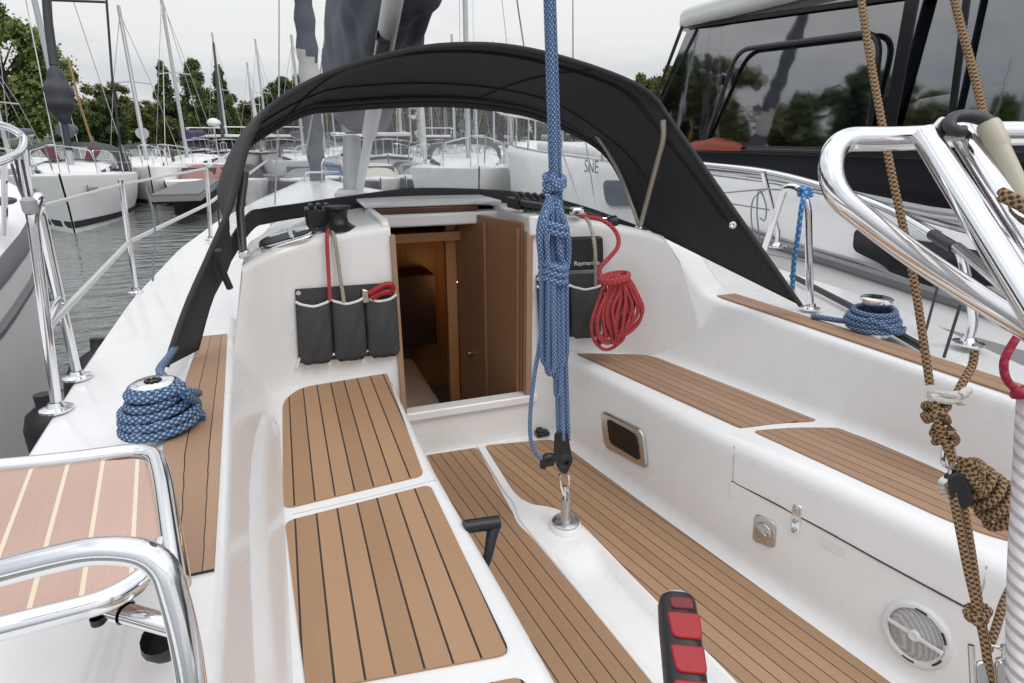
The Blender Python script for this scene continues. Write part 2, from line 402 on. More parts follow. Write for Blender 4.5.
# rim round the companionway hatch opening and the lip under it
mb = MB()
zr = zt(HT['xr'], 2.9); zl = zt(HT['xl'], 2.9)
fl = at(394, 226, y=3.16); fr = at(479, 214, y=3.24)
mb.plate([(HT['xr']-.012, 2.735, 1.10), (HT['xr']-.012, 3.3, 1.12), (HT['xr']-.012, 3.3, zr+.004), (HT['xr']-.012, 2.735, zr+.004)], .075, nrm=(1, 0, 0))
mb.plate([(HT['xl']-.04, 2.77, 1.15), (HT['xl']-.04, 3.3, 1.15), (HT['xl']-.04, 3.3, zl+.02), (HT['xl']-.04, 2.80, zl+.02), (HT['xl']-.04, 2.77, zl)], .04, nrm=(1, 0, 0))
zA, zB, zC, zD = at(440, 226, y=3.2).z, at(440, 213.5, y=3.2).z, at(430, 207, y=3.24).z, at(430, 203, y=3.25).z
mb.plate([(HT['xl'], 3.205, zA), (HT['xr'], 3.205, zA), (HT['xr'], 3.205, zB), (HT['xl'], 3.205, zB)], .14, nrm=(0, 1, 0))
mb.build('hatch_rim', GEL, boat, bev=.012)
mb = MB(); mb.box((-.33, 3.56, (zB+zC)/2), (.58, .62, zC-zB+.004)); mb.build('sliding_hatch', plain('brown_acrylic', (.10, .04, .022), .2, var=.1), boat, bev=.008)
mb = MB(); mb.plate([(-.66, 3.25, zC+.002), (.10, 3.25, zC+.002), (.10, 3.25, zD+.002), (-.66, 3.25, zD+.002)], .45, nrm=(0, 1, 0)); 
mb.build('hatch_garage', GEL, boat, bev=.02)

# companionway trim and the saloon seen through it
mb = MB()
mb.plate([(HT['xl']-.005, 2.742, .24), (HT['xl']+.022, 2.742, .24), (HT['xl']+.018, 2.742, 1.14), (HT['xl']-.005, 2.742, 1.14)], .05, nrm=(0, 1, 0), uvf=lambda p: (.5, p.z)); mb.build('companionway_jamb', TEAKC, boat, bev=.003); mb = MB()
mb.plate([(HT['xr']-.02, 2.742, .24), (HT['xr']+.012, 2.742, .24), (HT['xr']+.012, 2.742, 1.12), (HT['xr']-.02, 2.742, 1.12)], .05, nrm=(0, 1, 0), uvf=lambda p: (.5, p.z))
mb.build('companionway_jamb', TEAKC, boat, bev=.003)
mb = MB(); mb.plate(fillet2([(-.64, 2.735, .205), (.12, 2.735, .205), (.12, 2.735, .252), (-.64, 2.735, .252)], .01), .08, nrm=(0, 1, 0)); mb.build('companionway_sill', GEL, boat, bev=.008)
sal = MB()
uvw = lambda p: ((p[0]+p[1])*4, p[2])
sal.plate([(-1.15, 4.7, -.5), (.55, 4.7, -.5), (.55, 4.7, 1.02), (-1.15, 4.7, 1.02)], .03, nrm=(0, 1, 0), uvf=uvw)
sal.plate([(-1.15, 2.85, -.5), (-1.15, 4.7, -.5), (-1.15, 4.7, .95), (-1.15, 2.85, .95)], .03, nrm=(-1, 0, 0), uvf=uvw)
sal.plate([(.55, 2.85, -.5), (.55, 4.7, -.5), (.55, 4.7, .95), (.55, 2.85, .95)], .02, nrm=(0, 1, 0), uvf=uvw)
sal.plate([(-1.5, 2.8, -.5), (.9, 2.8, -.5), (.9, 4.7, -.5), (-1.5, 4.7, -.5)], -.02, nrm=(0, 0, 1), uvf=lambda p: (p[0]*8, p[1]))
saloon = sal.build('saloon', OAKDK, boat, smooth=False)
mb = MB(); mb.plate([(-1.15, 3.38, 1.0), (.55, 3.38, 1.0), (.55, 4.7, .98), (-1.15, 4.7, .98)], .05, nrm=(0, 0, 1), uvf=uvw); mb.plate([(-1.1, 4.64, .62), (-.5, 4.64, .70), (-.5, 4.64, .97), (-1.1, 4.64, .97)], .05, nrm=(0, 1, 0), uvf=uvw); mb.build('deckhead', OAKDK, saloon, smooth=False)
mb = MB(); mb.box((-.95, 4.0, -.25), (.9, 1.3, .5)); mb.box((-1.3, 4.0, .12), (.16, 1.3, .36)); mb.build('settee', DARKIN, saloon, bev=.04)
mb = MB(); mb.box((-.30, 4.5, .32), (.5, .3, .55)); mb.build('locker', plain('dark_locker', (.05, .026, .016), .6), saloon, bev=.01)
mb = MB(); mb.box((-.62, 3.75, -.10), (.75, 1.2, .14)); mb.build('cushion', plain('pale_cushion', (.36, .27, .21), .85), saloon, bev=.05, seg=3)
mb = MB()
for i in range(3): mb.box((-.33, 2.98+i*.22, .02-i*.22), (.5, .20, .03))
mb.build('ladder', OAKDK, saloon, bev=.005)
uvd = lambda p: (.3+p[1]*.12, p[2])
mb = MB(); mb.plate([(.045, 2.80, -.4), (-.125, 3.42, -.4), (-.125, 3.42, 1.16), (.045, 2.80, 1.16)], .03, nrm=(1, .25, 0), uvf=uvd)
door = mb.build('cabin_door', WALNUT, boat, bev=.003)
mb = MB()
for t0, t1 in ((.02, .045), (.50, .512)):
    a = Vector((.045, 2.80, 0)).lerp(Vector((-.125, 3.42, 0)), t0); b = Vector((.045, 2.80, 0)).lerp(Vector((-.125, 3.42, 0)), t1)
    off = Vector((-.018, -.005, 0)); a += off; b += off
    mb.plate([(a.x, a.y, -.38), (b.x, b.y, -.38), (b.x, b.y, 1.13), (a.x, a.y, 1.13)], .017, nrm=(1, .25, 0), uvf=uvd)
mb.build('moulding', WALNUT, door, bev=.003)
mb = MB(); k = Vector((.045, 2.80, 0)).lerp(Vector((-.125, 3.42, 0)), .75); mb.lathe([(0, .05), (.016, .045), (.018, .03), (.008, .02), (.008, 0)], (k.x, k.y, .34), (-1, -.25, 0)); mb.build('knob', STEELD, door)
mb = MB(); k = at(470, 330, y=3.46); mb.plate([(-.19, 3.43, -.4), (-.125, 3.43, -.4), (-.125, 3.43, 1.14), (-.19, 3.43, 1.14)], .05, nrm=(0, 1, 0), uvf=lambda p: (p[0]*3, p[2])); mb.build('door_post', OAKDK, boat, bev=.006)

LAMP, nl_, bl_ = newmat('lamp_glow'); bl_.inputs['Emission Color'].default_value = (1, .55, .22, 1); bl_.inputs['Emission Strength'].default_value = 15; bl_.inputs['Base Color'].default_value = (.8, .6, .4, 1)
mb = MB(); c = at(452, 282, y=4.2); c.z = min(c.z, .86); mb.lathe([(0, -.05), (.03, -.04), (.04, 0), (.03, .04), (0, .05)], c, n=16); mb.build('cabin_lamp', LAMP, boat)
# ---------------------------------------------------------------- teak panels
def teak(corners, r, z, mat, x0, w, k=0.0, y0=0, parent=boat, name='teak_panel', th=.006):
    """corners: list of (x,y); planks of width w from x0, leaning dx/dy=k"""
    pts = fillet2([(x, y, z) for x, y in corners], r, 5)
    mb = MB(); mb.plate(pts, th, nrm=(0, 0, 1), uvf=lambda p: ((p.x-x0-k*(p.y-y0))/w, p.y))
    return mb.build(name, mat, parent, smooth=False)
teak([(-.677, 2.752-.02), (-1.075, 2.69), (-1.150, 2.56), (-1.157, 1.716), (-.712, 1.759)], [.02, .06, .07, .03, .03], SEAT, TEAK, -1.184, .0608)
teak([(-1.152, 1.645), (-.706, 1.692), (-.694, .964), (-1.118, 1.02)], [.03, .03, .03, .03], SEAT, TEAK, -1.184, .0608)
teak([(-1.118, .95), (-.69, .90), (-.69, -.4), (-1.11, -.4)], .03, SEAT, TEAK, -1.184, .0608)
kS = -.222
teak([(.302, 2.672), (.615, 2.535), (.663, 2.48), (.862, 1.613), (.70, 1.655), (.522, 1.672)], [.02, .05, .04, .03, .2, .02], SEAT, TEAKS, .302, .048, kS, 2.69)
teak([(.551, 1.632), (.72, 1.60), (.878, 1.536), (.972, 1.19), (.985, .9), (.95, .80), (.80, .80), (.738, .857), (.688, .961)], [.02, .2, .02, .1, .04, .03, .03, .08, .1], SEAT, TEAKS, .302, .048, kS, 2.69)
# sole
cL = lambda y: lin([(1.16, -.172), (1.94, -.257), (1.99, -.262)], y)
teak([(-.57, 2.70), (-.500, 2.735), (-.246, 2.722), (-.238, 2.70), (-.262, 2.12), (-.272, 2.02), (-.252, 1.93), (-.166, 1.13), (-.09, .4), (-.05, -.4), (-.55, -.4)], [.01, .02, .03, .02, .1, .1, .1, .1, .1, .01, .01], 0, TEAKF, -.25, .052, -.105, 1.94, th=.006)
teak([(-.188, 2.73), (.160, 2.672), (.205, 2.60), (.278, 2.16), (.404, 1.43), (.50, .89), (.56, .3), (.62, -.4), (.20, -.4), (.105, .6), (.062, 1.064), (-.012, 1.94), (-.06, 2.08), (-.198, 2.17), (-.20, 2.25)], [.02, .03, .05, .1, .1, .1, .1, .01, .01, .1, .1, .1, .12, .12, .1], 0, TEAKF, -.198, .0495, -.20, 2.2, th=.006)
# coamings
mb = MB(); pts = []
ysC = [1.09+i*.1 for i in range(0, 17)]
L = [Vector((coPo(y)+.005, y, .766)) for y in ysC]; Rr = [Vector((coPi(y)+.002, y, .766)) for y in ysC]
U = lambda a, b, y0: None
o_ = len(mb.v)
rows = [[a, a+Vector((0, 0, .006)), b+Vector((0, 0, .006)), b] for a, b in zip(L, Rr)]
mb.grid(rows, us=[0.02, 0.02, 2.5, 2.5], vs=ysC); mb.add(rows[0], [[0, 1, 2, 3]]); mb.add(rows[-1], [[3, 2, 1, 0]])
mb.build('coaming_teak', TEAKC, boat, smooth=False)
ysC = [-.4+i*.1 for i in range(0, 29)]
def zS(y): return .801+smooth(2.40, 2.85, y)*.22
mb = MB(); rows = []
for y in ysC:
    a = Vector((coSi(y)+.012, y, zS(y))); b = Vector((coSi(y)+.125, y, zS(y)))
    rows.append([a, a+Vector((0, 0, .006)), b+Vector((0, 0, .006)), b])
mb.grid(rows, us=[.1, .1, 1.9, 1.9], vs=ysC); mb.build('coaming_teak', TEAKC, boat, smooth=False)

# sole centre moulding: raised rim with sunken trough, pedestal
mb = MB()
rows = []
for i in range(70):
    y = -.4+i*(2.73+.4)/69; h = hw(y); c = cx(y); dep = .05*(1-smooth(1.66, 1.84, y))+.006*(1-smooth(1.84, 2.06, y))
    rows.append([Vector((c-h, y, .0)), Vector((c-h+.004, y, .010)), Vector((c-h*.86, y, .011)), Vector((c-h*.70, y, .011-dep*.7)), Vector((c-h*.45, y, .010-dep*.95)), Vector((c, y, .010-dep)), Vector((c+h*.45, y, .010-dep*.95)), Vector((c+h*.70, y, .011-dep*.7)), Vector((c+h*.86, y, .011)), Vector((c+h-.004, y, .010)), Vector((c+h, y, 0))])
mb.grid(rows); mb.build('sole_moulding', GEL, boat, angle=80)
px, py = -.092, 1.93
mb = MB(); mb.lathe([(.070, .0), (.068, .012), (.064, .026), (.060, .030), (.0, .032)], (px, py, 0), n=32); mb.build('pedestal', GEL, boat)
mb = MB(); mb.lathe([(.054, .028), (.058, .032), (.058, .040), (.048, .046), (.026, .048), (.022, .054), (.022, .14), (.019, .146), (.0, .146)], (px, py, 0), n=32)
mb.box((px, py-.008, .165), (.012, .03, .05)); mb.box((px, py+.012, .165), (.012, .01, .05)); mb.build('pedestal_post', STEELD, boat, angle=50)

# ---------------------------------------------------------------- starboard locker front fittings (on the wall below the nose)
from mathutils.bvhtree import BVHTree
cme = cockpit.data; cbv = BVHTree.FromPolygons([v.co+Vector(cockpit['wl']) for v in cme.vertices], [list(p.vertices) for p in cme.polygons])
def wall(u, v, off=0.0):
    """point on the starboard seat front"""
    r = (FW*F+RT*(u-512)+UP*(341.5-v)).normalized()
    p, n, i, d = cbv.ray_cast(EYE, r)
    if n.dot(r) > 0: n = -n
    return p+n*off
def wnorm(y):
    p, n, i, d = cbv.ray_cast(Vector((-.2, y, .25)), Vector((1, 0, 0)))
    return -n if n.x > 0 else n
def wplate(name, uvs, mat, th, off=0, r=.02, parent=boat, bev=0, hole=None):
    pts = [wall(u, v, off) for u, v in uvs]; n = wnorm(pts[0].y)
    mb = MB(); mb.plate(fillet2(pts, r, 6), th, nrm=n); return mb.build(name, mat, parent, bev=bev)
fw = wplate('side_port', [(602, 409), (645, 430), (650, 470), (606, 447)], STEELD, .016, 0, .045, bev=.008)
wplate('pane', [(610, 418), (639, 434), (643, 460), (613, 442)], plain('black_glass', (.006, .006, .007), .08, var=.1), .005, .016, .022, parent=fw)
wplate('locker_latch', [(756, 512), (777, 522), (776, 549), (753, 540)], STEELD, .010, 0, .025, bev=.004)
mb = MB(); c = wall(765, 531, .01); n = wnorm(c.y); mb.lathe([(.034, 0), (.034, .005), (.026, .008), (.0, .008)], c, n, 24); mb.box(c+n*.012, (.01, .05, .012)); mb.build('latch_cylinder', STEELD, boat, bev=.002)
wplate('hinge', [(794, 503), (803, 506), (801, 534), (792, 531)], STEEL, .010, 0, .012, bev=.003)
for (u, v) in ((798, 509), (797, 520), (796, 529)):
    mb = MB(); c = wall(u, v, .008); mb.lathe([(.009, 0), (.009, .008), (.0, .01)], c, wnorm(c.y), 12); mb.build('hinge_pin', STEELD, boat)
# locker lid seam: thin dark groove strips let into the wall, and lid edge
GRO = plain('dark_groove', (.05, .048, .046), .8)
mb = MB(); gp = [wall(u, v, .0015) for u, v in ((732, 481), (780, 506), (830, 533), (880, 561), (930, 588), (973, 611))]
mb.tube(gp, .0032, 6); mb.build('locker_seam', GRO, boat)
mb = MB(); PGR = plain('pale_groove', (.45, .44, .43), .8)
mb.tube([wall(734.5, 446, .0), wall(734, 458, 0), wall(733, 481, 0)], .003, 6); mb.build('locker_seam', PGR, boat); mb = MB(); mb.tube([wall(987, 566, 0), wall(984, 585, 0), wall(975, 612, 0)], .003, 6); mb.build('locker_seam', PGR, boat)
rc = wplate('handle_recess', [(808, 527), (858, 555), (850, 562), (812, 541)], plain('recess_gelcoat', (.74, .73, .715), .4), .004, -.001, .02, bev=.003)
mb = MB(); c0 = wall(733, 487, 0); n = wnorm(c0.y); mb.plate(fillet2([wall(730, 481, 0), wall(737, 483, 0), wall(736, 499, 0), wall(730, 497, 0)], .012), .006, nrm=n); mb.build('drain_lip', GEL, boat, bev=.002)
# speaker
sc = wall(917, 634, 0); sn = wnorm(sc.y); WH = plain('white_plastic', (.72, .72, .72), .45)
mb = MB(); mb.lathe([(.098, -.004), (.098, .006), (.090, .015), (.080, .016), (.076, .011), (.076, .004)], sc, sn, 48); sp = mb.build('speaker', WH, boat)
m_, nt_, b_ = newmat('perforated_grille'); tc_ = N(nt_, 'ShaderNodeTexCoord'); vo_ = N(nt_, 'ShaderNodeTexVoronoi', Scale=230.0); vo_.inputs['Randomness'].default_value = .12
nt_.links.new(tc_.outputs['Object'], vo_.inputs['Vector']); nt_.links.new(mixc(nt_, mathn(nt_, 'LESS_THAN', vo_.outputs['Distance'], .42), (.52, .52, .52), (.20, .20, .20)), b_.inputs['Base Color'])
mb = MB(); mb.lathe([(.074, .004), (.06, .009), (.02, .013), (0, .014)], sc, sn, 40); mb.build('grille', m_, sp)
ax1 = (wall(889, 620, 0)-wall(944, 655, 0)).normalized(); ax2 = sn.cross(ax1)
mb = MB(); mb.plate(fillet2([sc+sn*.013+ax1*.078+ax2*.006, sc+sn*.013-ax1*.078+ax2*.006, sc+sn*.013-ax1*.078-ax2*.006, sc+sn*.013+ax1*.078-ax2*.006], .003), .007, nrm=sn)
mb.lathe([(.017, .012), (.017, .022), (.012, .025), (.0, .022)], sc, sn, 24); mb.build('bar', WH, sp, bev=.002)
mb = MB()
for k in range(6):
    a0 = k*PI/3+.35; pts = [sc+sn*.0155+(ax1*math.cos(a)+ax2*math.sin(a))*.0815 for a in [a0+j*.05 for j in range(9)]]
    mb.tube(pts, .003, 6)
mb.build('vent_slot', BLACKP, sp)

# bulkhead step moulding under the sill and companionway foot
# engine control lever
mb = MB(); a = at(492, 527, y=1.50); 
mb.tube([(-.665, 1.42, .30), (-.61, 1.45, .31), (-.585, 1.47, .345)], .012, 10)
mb.tube(spline([at(483, 572, y=1.40), at(488, 556, y=1.41), at(491, 540, y=1.43), at(494, 527, y=1.45)], 5), lambda t: .011+.009*t, 12)
mb.tube([at(464, 527, y=1.45), at(499, 522, y=1.45)], .0205, 14); lever = mb.build('engine_lever', BLACKP, boat, bev=.004)
# black cam cleat on the sole near the step
mb = MB(); c = at(542, 435, z=.006); mb.box(c+Vector((0, 0, .012)), (.075, .05, .024)); mb.box(c+Vector((-.01, 0, .032)), (.035, .05, .016)); mb.build('deck_socket', BLACKP, boat, bev=.006)
# port coaming mouldings: pod at the seat back with its edge, plus lid hinge
mb = MB(); rows = []
def fc(y, z, o=0):
    t = (z-SEAT)/(.765-SEAT); return Vector((sPo(y)+(coPi(y)+.02-sPo(y))*t+o, y, z))
for i in range(25):
    t = i/24; y = .9+1.55*t; h = .53+.11*math.sin(PI*min(1, (1-t)*.9))**.8-.045*t; k = smooth(0, .06, t)*smooth(1, .9, t)
    rows.append([fc(y, h+.03, -.006), fc(y, h+.008, .006*k), fc(y, h-.012, .020*k), fc(y, h-.04, .026*k), fc(y, .50, .030*k), Vector((sPo(y)+.034*k, y, SEAT+.001))])
mb.grid(rows); mb.build('seat_back_moulding', GEL, boat, angle=180)
mb = MB(); c = at(270, 549, z=SEAT+.01); mb.box(c, (.012, .05, .02)); mb.lathe([(.008, -.03), (.008, .03), (0, .03)], c, (0, 1, 0), 12); mb.build('lid_hinge', STEELD, boat)
# lid gaps beside the aft port lid
mb = MB(); mb.tube([(-1.166, 1.68, SEAT+.001), (-1.168, .9, SEAT+.001), (-1.165, .2, SEAT+.001)], .004, 6); mb.build('lid_seam', GRO, boat); mb = MB(); mb.tube([(-1.166, 1.68, SEAT-.0005), (-.92, 1.694, SEAT-.0005), (-.68, 1.722, SEAT-.0005)], .0018, 6); mb.build('lid_seam', PGR, boat)
# ================================================================== SPRAYHOOD
def resample(pts, n):
    P = spline(pts, 10); L = [0]
    for a, b in zip(P, P[1:]): L.append(L[-1]+(b-a).length)
    out = []; j = 0
    for k in range(n):
        d = L[-1]*k/(n-1)
        while j < len(L)-2 and L[j+1] < d: j += 1
        t = (d-L[j])/max(1e-9, L[j+1]-L[j]); out.append(P[j].lerp(P[j+1], t))
    return out
Apix = [(166, 367, 2.33), (177, 333, 2.38), (190, 298, 2.44), (206, 262, 2.50), (232, 202, 2.58), (246, 150, 2.62), (262, 116, 2.65), (290, 93, 2.66), (340, 69, 2.66), (400, 52, 2.66), (450, 45, 2.66), (505, 46, 2.66), (560, 57, 2.66), (620, 77, 2.62), (652, 95, 2.57), (672, 122, 2.50), (735, 212, 2.2), (801, 306, 1.95)]
A = [at(u, v, y=y) for u, v, y in Apix]
Bs = [at(u, v, y=y) for u, v, y in [(640, 226, 2.80), (622, 180, 3.0), (601, 148, 3.12), (560, 124, 3.22), (520, 110, 3.28), (460, 102, 3.3), (400, 102, 3.3), (340, 106, 3.29), (300, 112, 3.24)]]
Bl = [Vector((-.60-p.x, p.y, p.z+.0)) for p in (Bs[0], Bs[1], Bs[2])]
Bl[2].x += .03
B = Bl + [Bs[8], Bs[7], Bs[6], Bs[5], Bs[4], Bs[3], Bs[2], Bs[1], Bs[0]]
Cp = [at(u, v, y=y) for u, v, y in [(248, 214, 3.0), (265, 208, 3.25), (300, 203, 3.45), (340, 197, 3.6), (420, 188, 3.7), (520, 192, 3.55), (580, 205, 3.2), (641, 227, 2.79)]]
Cc = [Vector((-1.32, 2.80, 1.10))]+Cp
NA = 61
Bh = [at(199, 350, y=2.44), at(213, 300, y=2.58), at(233, 252, y=2.74)]+Bl[1:]+B[3:]
Ar, Br, Cr, Bhr = resample(A, NA), resample(B, NA), resample(Cc, NA), resample(Bh, NA)
hood = MB(); rows = []
for k in range(9):
    t = k/8; row = []
    for i in range(NA):
        p = Ar[i].lerp(Bhr[i], t); e = min(i, NA-1-i)/(NA/2)
        bulge = .035*math.sin(PI*t)*(1 if i > 8 else .3)*(1-.0*e)
        p = p+Vector((0, 0, bulge*min(1, e*2))); row.append(p)
    rows.append(row)
hood.grid(rows); so = hood.build('sprayhood', CANVAS, boat, angle=180)
md = so.modifiers.new('sol', 'SOLIDIFY'); md.thickness = .006; md.offset = 1
def strip(Pa, Pb, name, mat, th, parent, n=4, bul=0):
    mb = MB(); rows = []
    for k in range(n+1): rows.append([a.lerp(b, k/n)+Vector((0, 0, bul*math.sin(PI*k/n))) for a, b in zip(Pa, Pb)])
    mb.grid(rows); o = mb.build(name, mat, parent, angle=180)
    if th: md = o.modifiers.new('sol', 'SOLIDIFY'); md.thickness = th; md.offset = 0
    return o
# hems: canvas borders round the clear window, with the two ridges along its top edge
Bdn = [b.lerp(c, .055) for b, c in zip(Br, Cr)]
strip(Br, Bdn, 'window_border', CANVAS, .008, so)
Chem = [c+Vector((0, -.01*(1), -.075)) for c in Cr]
Cup = [c.lerp(b, .0) for b, c in zip(Br, Cr)]
strip(Cup, Chem, 'base_hem', CANVAS, .016, so)
for nm, off, r in (('hem_piping', Vector((0, -.05, .012)), .011),):
    mb = MB(); mb.tube([p+off for p in Br[10:-9]], r, 8); mb.build(nm, CANVAS, so)
mb = MB(); mb.tube(Ar, .011, 8); mb.build('bow_sleeve', CANVAS, so)
SEAMM = plain('seam_thread', (.012, .012, .013), .8)
for t_ in (.13, .16, .72):
    mb = MB(); mb.tube([Ar[i].lerp(Bhr[i], t_)+Vector((0, 0, .035*math.sin(PI*t_)*min(1, min(i, NA-1-i)/(NA/2)*2)-.004)) for i in range(9, NA-6)], .0035, 5); mb.build('seam', SEAMM, so)
for i in (22, 38):
    mb = MB(); mb.tube([rows[k][i]-Vector((0, 0, .004)) for k in range(9)], .0035, 5); mb.build('seam', SEAMM, so)
Bw = [p+Vector((0, .004, -.002)) for p in Bdn]
strip(Bw, Cup, 'clear_window', PVC, 0, so, 10)
FT = plain('beige_tube', (.42, .39, .34), .35, .6)
mb = MB(); pts = [at(u, v, y=y) for u, v, y in [(577, 112, 3.10), (577, 118, 3.10), (597, 136, 3.06), (618, 170, 2.93), (632, 205, 2.80), (640, 228, 2.74)]]
mb.tube(spline(pts, 6), .011, 10); mb.build('bow_tube', FT, so)
mb = MB(); mb.tube(roundpath([at(663, 120, y=2.50), at(664, 138, y=2.50), at(640, 228, y=2.68)], .04), .0125, 10); mb.build('grab_bar', FT, so)
mb = MB(); c = at(641, 229, y=2.66); mb.box(c, (.05, .05, .03)); mb.build('foot_bracket', STEEL, so, bev=.006)
mb = MB(); mb.tube([at(245, 172, y=2.86), at(240, 210, y=2.84), at(243, 252, y=2.80)], .017, 10); mb.build('bow_tube', plain('dark_tube', (.16, .16, .165), .3, .6), so)
mb = MB(); c = at(244, 254, y=2.79); mb.box(c, (.04, .05, .035)); mb.build('foot_bracket', STEEL, so, bev=.006)
mb = MB(); mb.tube([at(218, 250, y=2.5), at(222, 270, y=2.55), at(230, 288, y=2.58)], .014, 6); mb.build('webbing_strap', CANVAS, so)
mb = MB(); c = at(735, 225, y=2.17); mb.lathe([(.016, 0), (.016, .008), (.008, .01), (0, .004)], c+Vector((-.01, 0, 0)), (-.8, -.6, .1), 16); mb.build('snap_fastener', STEEL, so)

# ================================================================== DECK GEAR
def winch(c, s=1.0, name='winch', mat=None):
    mb = MB(); c = Vector(c)
    mb.lathe([(.085*s, 0), (.085*s, .02*s), (.07*s, .03*s), (.055*s, .07*s), (.052*s, .12*s), (.058*s, .15*s), (.072*s, .165*s), (.074*s, .185*s), (.066*s, .19*s), (.03*s, .192*s), (.028*s, .186*s), (0, .186*s)], c, n=32)
    return mb.build(name, mat or STEEL, boat, angle=40)
wpP = Vector((-1.447, 1.80, .765)); wpS = at(873, 334, z=.80)
w1 = winch(wpP, .78); w2 = winch(wpS+Vector((.02, .03, -.01)), .82)
for w_, c, s in ((w1, wpP, .78), (w2, wpS+Vector((.02, .03, -.01)), .82)):
    mb = MB()
    for a in range(8):
        aa = a*PI/4; mb.box(c+Vector((math.cos(aa)*.022*s, math.sin(aa)*.022*s, .193*s)), (.008, .008, .006), Matrix.Rotation(aa, 3, 'Z'))
    mb.lathe([(.013*s, .188*s), (.013*s, .194*s), (0, .194*s)], c, n=8); mb.build('winch_socket', BLACKP, w_)
def coil(name, c, r0, r1, h, turns, rr, mat, label, extra, group, mats=None, tilt=0):
    pts = []; n = int(turns*28)
    rnd = random.Random(5)
    for i in range(n+1):
        t = i/n; a = 2*PI*turns*t; r = r0+(r1-r0)*t+.004*math.sin(a*1.7)+.010*math.sin(PI*min(1, t*1.15))
        pts.append(Vector((c[0]+r*math.cos(a), c[1]+r*math.sin(a), c[2]+h*t+.006*math.sin(a+.6))))
    mb = MB(); mb.tube(pts, rr, 10)
    for e in extra: mb.tube(spline(e, 8), rr, 10)
    return tag(mb.build(name, mat), label, 'rope', group)
c = wpP
end = [at(183, 392, z=.90), at(190, 398, z=.87), at(197, 403, z=.825), at(195, 412, z=.80), at(184, 424, z=.79), at(175, 432, z=.785)]
coil('rope', (c.x, c.y, c.z+.012), .100, .062, .100, 4.3, .0125, BLUEW, 'blue flecked rope wound in thick turns round the port coaming winch',
     [[c+Vector((.066*math.cos(a), .066*math.sin(a), .112+.002*a)) for a in [k*.4 for k in range(17)]],
      [c+Vector((.056*math.cos(a), .056*math.sin(a), .131)) for a in [k*.4 for k in range(17)]],
      [c+Vector((.06, .05, .09)), c+Vector((.10, .03, .085))]+end,
      [c+Vector((.05, .05, .10)), at(160, 372, z=.87), at(168, 358, z=.84), at(178, 344, z=.82)]], 'blue sheets on the winches')
c = wpS+Vector((.02, .03, -.01))
coil('rope', (c.x, c.y, c.z+.025), .088, .074, .086, 4.1, .0115, BLUEW, 'blue flecked rope wound round the starboard winch outside the coaming',
     [[c+Vector((-.08, .03, .075)), at(845, 321, z=.83), at(812, 316, z=.82)], [c+Vector((-.08, -.04, .085)), c+Vector((-.02, -.105, .05)), c+Vector((.05, -.095, .025)), c+Vector((.08, -.08, .04))]], 'blue sheets on the winches')

# cabin-top winch, clutch, vent, port side
c = at(339, 229, y=2.84); c.z = zt(c.x, 2.84)-.004
mb = MB(); mb.lathe([(.075, 0), (.078, .012), (.06, .022), (.045, .035), (.040, .06), (.046, .085), (.058, .095), (.056, .105), (0, .107)], c, n=28); cw = mb.build('cabin_winch', BLACKP, boat)
mb = MB(); c2 = c+Vector((-.07, .12, 0)); mb.box(c2+Vector((0, .02, .045)), (.13, .15, .085)); 
for i in range(3): mb.box(c2+Vector((-.035+i*.035, .02, .095)), (.022, .12, .022))
mb.build('rope_clutch', BLACKP, boat, bev=.008)
mb = MB(); cv = at(288, 236, y=2.845); cv.z = zt(cv.x, 2.85)
sl = Matrix.Rotation(-.24, 3, 'Y')@Matrix.Rotation(.16, 3, 'X')
def ringplate(c, lx, ly, th, rot):
    P_ = fillet2([c+rot@Vector((-lx, -ly, 0)), c+rot@Vector((lx, -ly, 0)), c+rot@Vector((lx, ly, 0)), c+rot@Vector((-lx, ly, 0))], ly*.9, 6); return P_
mb.plate(ringplate(cv, .125, .085, 0, sl), .022, nrm=sl@Vector((0, 0, 1))); vent = mb.build('deck_organiser', STEEL, boat, bev=.006)
mb = MB(); mb.plate(ringplate(cv+sl@Vector((0, 0, .022)), .105, .045, 0, sl), .003, nrm=sl@Vector((0, 0, 1)));
mb.build('organiser_slot', BLACKP, vent)
mb = MB(); mb.box(cv+sl@Vector((.02, 0, .030)), (.02, .11, .012), sl); mb.box(cv+sl@Vector((.07, 0, .030)), (.06, .035, .014), sl); mb.build('organiser_sheave', STEEL, vent, bev=.003)
# starboard side clutches and lines
mb = MB()
for i in range(5):
    p = at(514+i*7, 201+i*1.2, y=2.95-.02*i); p.z = zt(p.x, 2.95)+.045; mb.box(p, (.026, .15, .055)); mb.box(p+Vector((0, -.03, .04)), (.018, .09, .02), Matrix.Rotation(.3, 3, 'X'))
mb.build('rope_clutch', BLACKP, boat, bev=.006)
mb = MB(); mb.tube([at(520, 202, y=2.85), at(545, 206, y=2.82), at(575, 211, y=2.79), at(598, 217, y=2.75), at(610, 222, y=2.70)], .022, 10); mb.build('jammer_base', BLACKP, boat)
mb = MB(); 
for (u, v) in ((577, 211), (605, 220)):
    p = at(u, v, y=2.72); mb.box(p, (.07, .045, .035))
mb.build('fairlead', STEEL, boat, bev=.008)
mb = MB(); p = at(613, 222, y=2.68); mb.lathe([(.03, -.02), (.034, 0), (.03, .02), (0, .022)], p, (1, -.3, .2), 16); mb.build('turning_block', BLACKP, boat)
GRN = ropem('green_rope', (.03, .16, .11), (.2, .35, .28), .008)
mb = MB(); mb.tube([at(528, 207, y=2.9), at(540, 208, y=2.85), at(552, 211, y=2.8)], .008, 8); mb.tube([at(524, 211, y=2.88), at(538, 212, y=2.83), at(548, 215, y=2.78)], .008, 8); tag(mb.build('halyard', GRN), 'thin green line led over the coachroof beside the open hatch', 'rope')

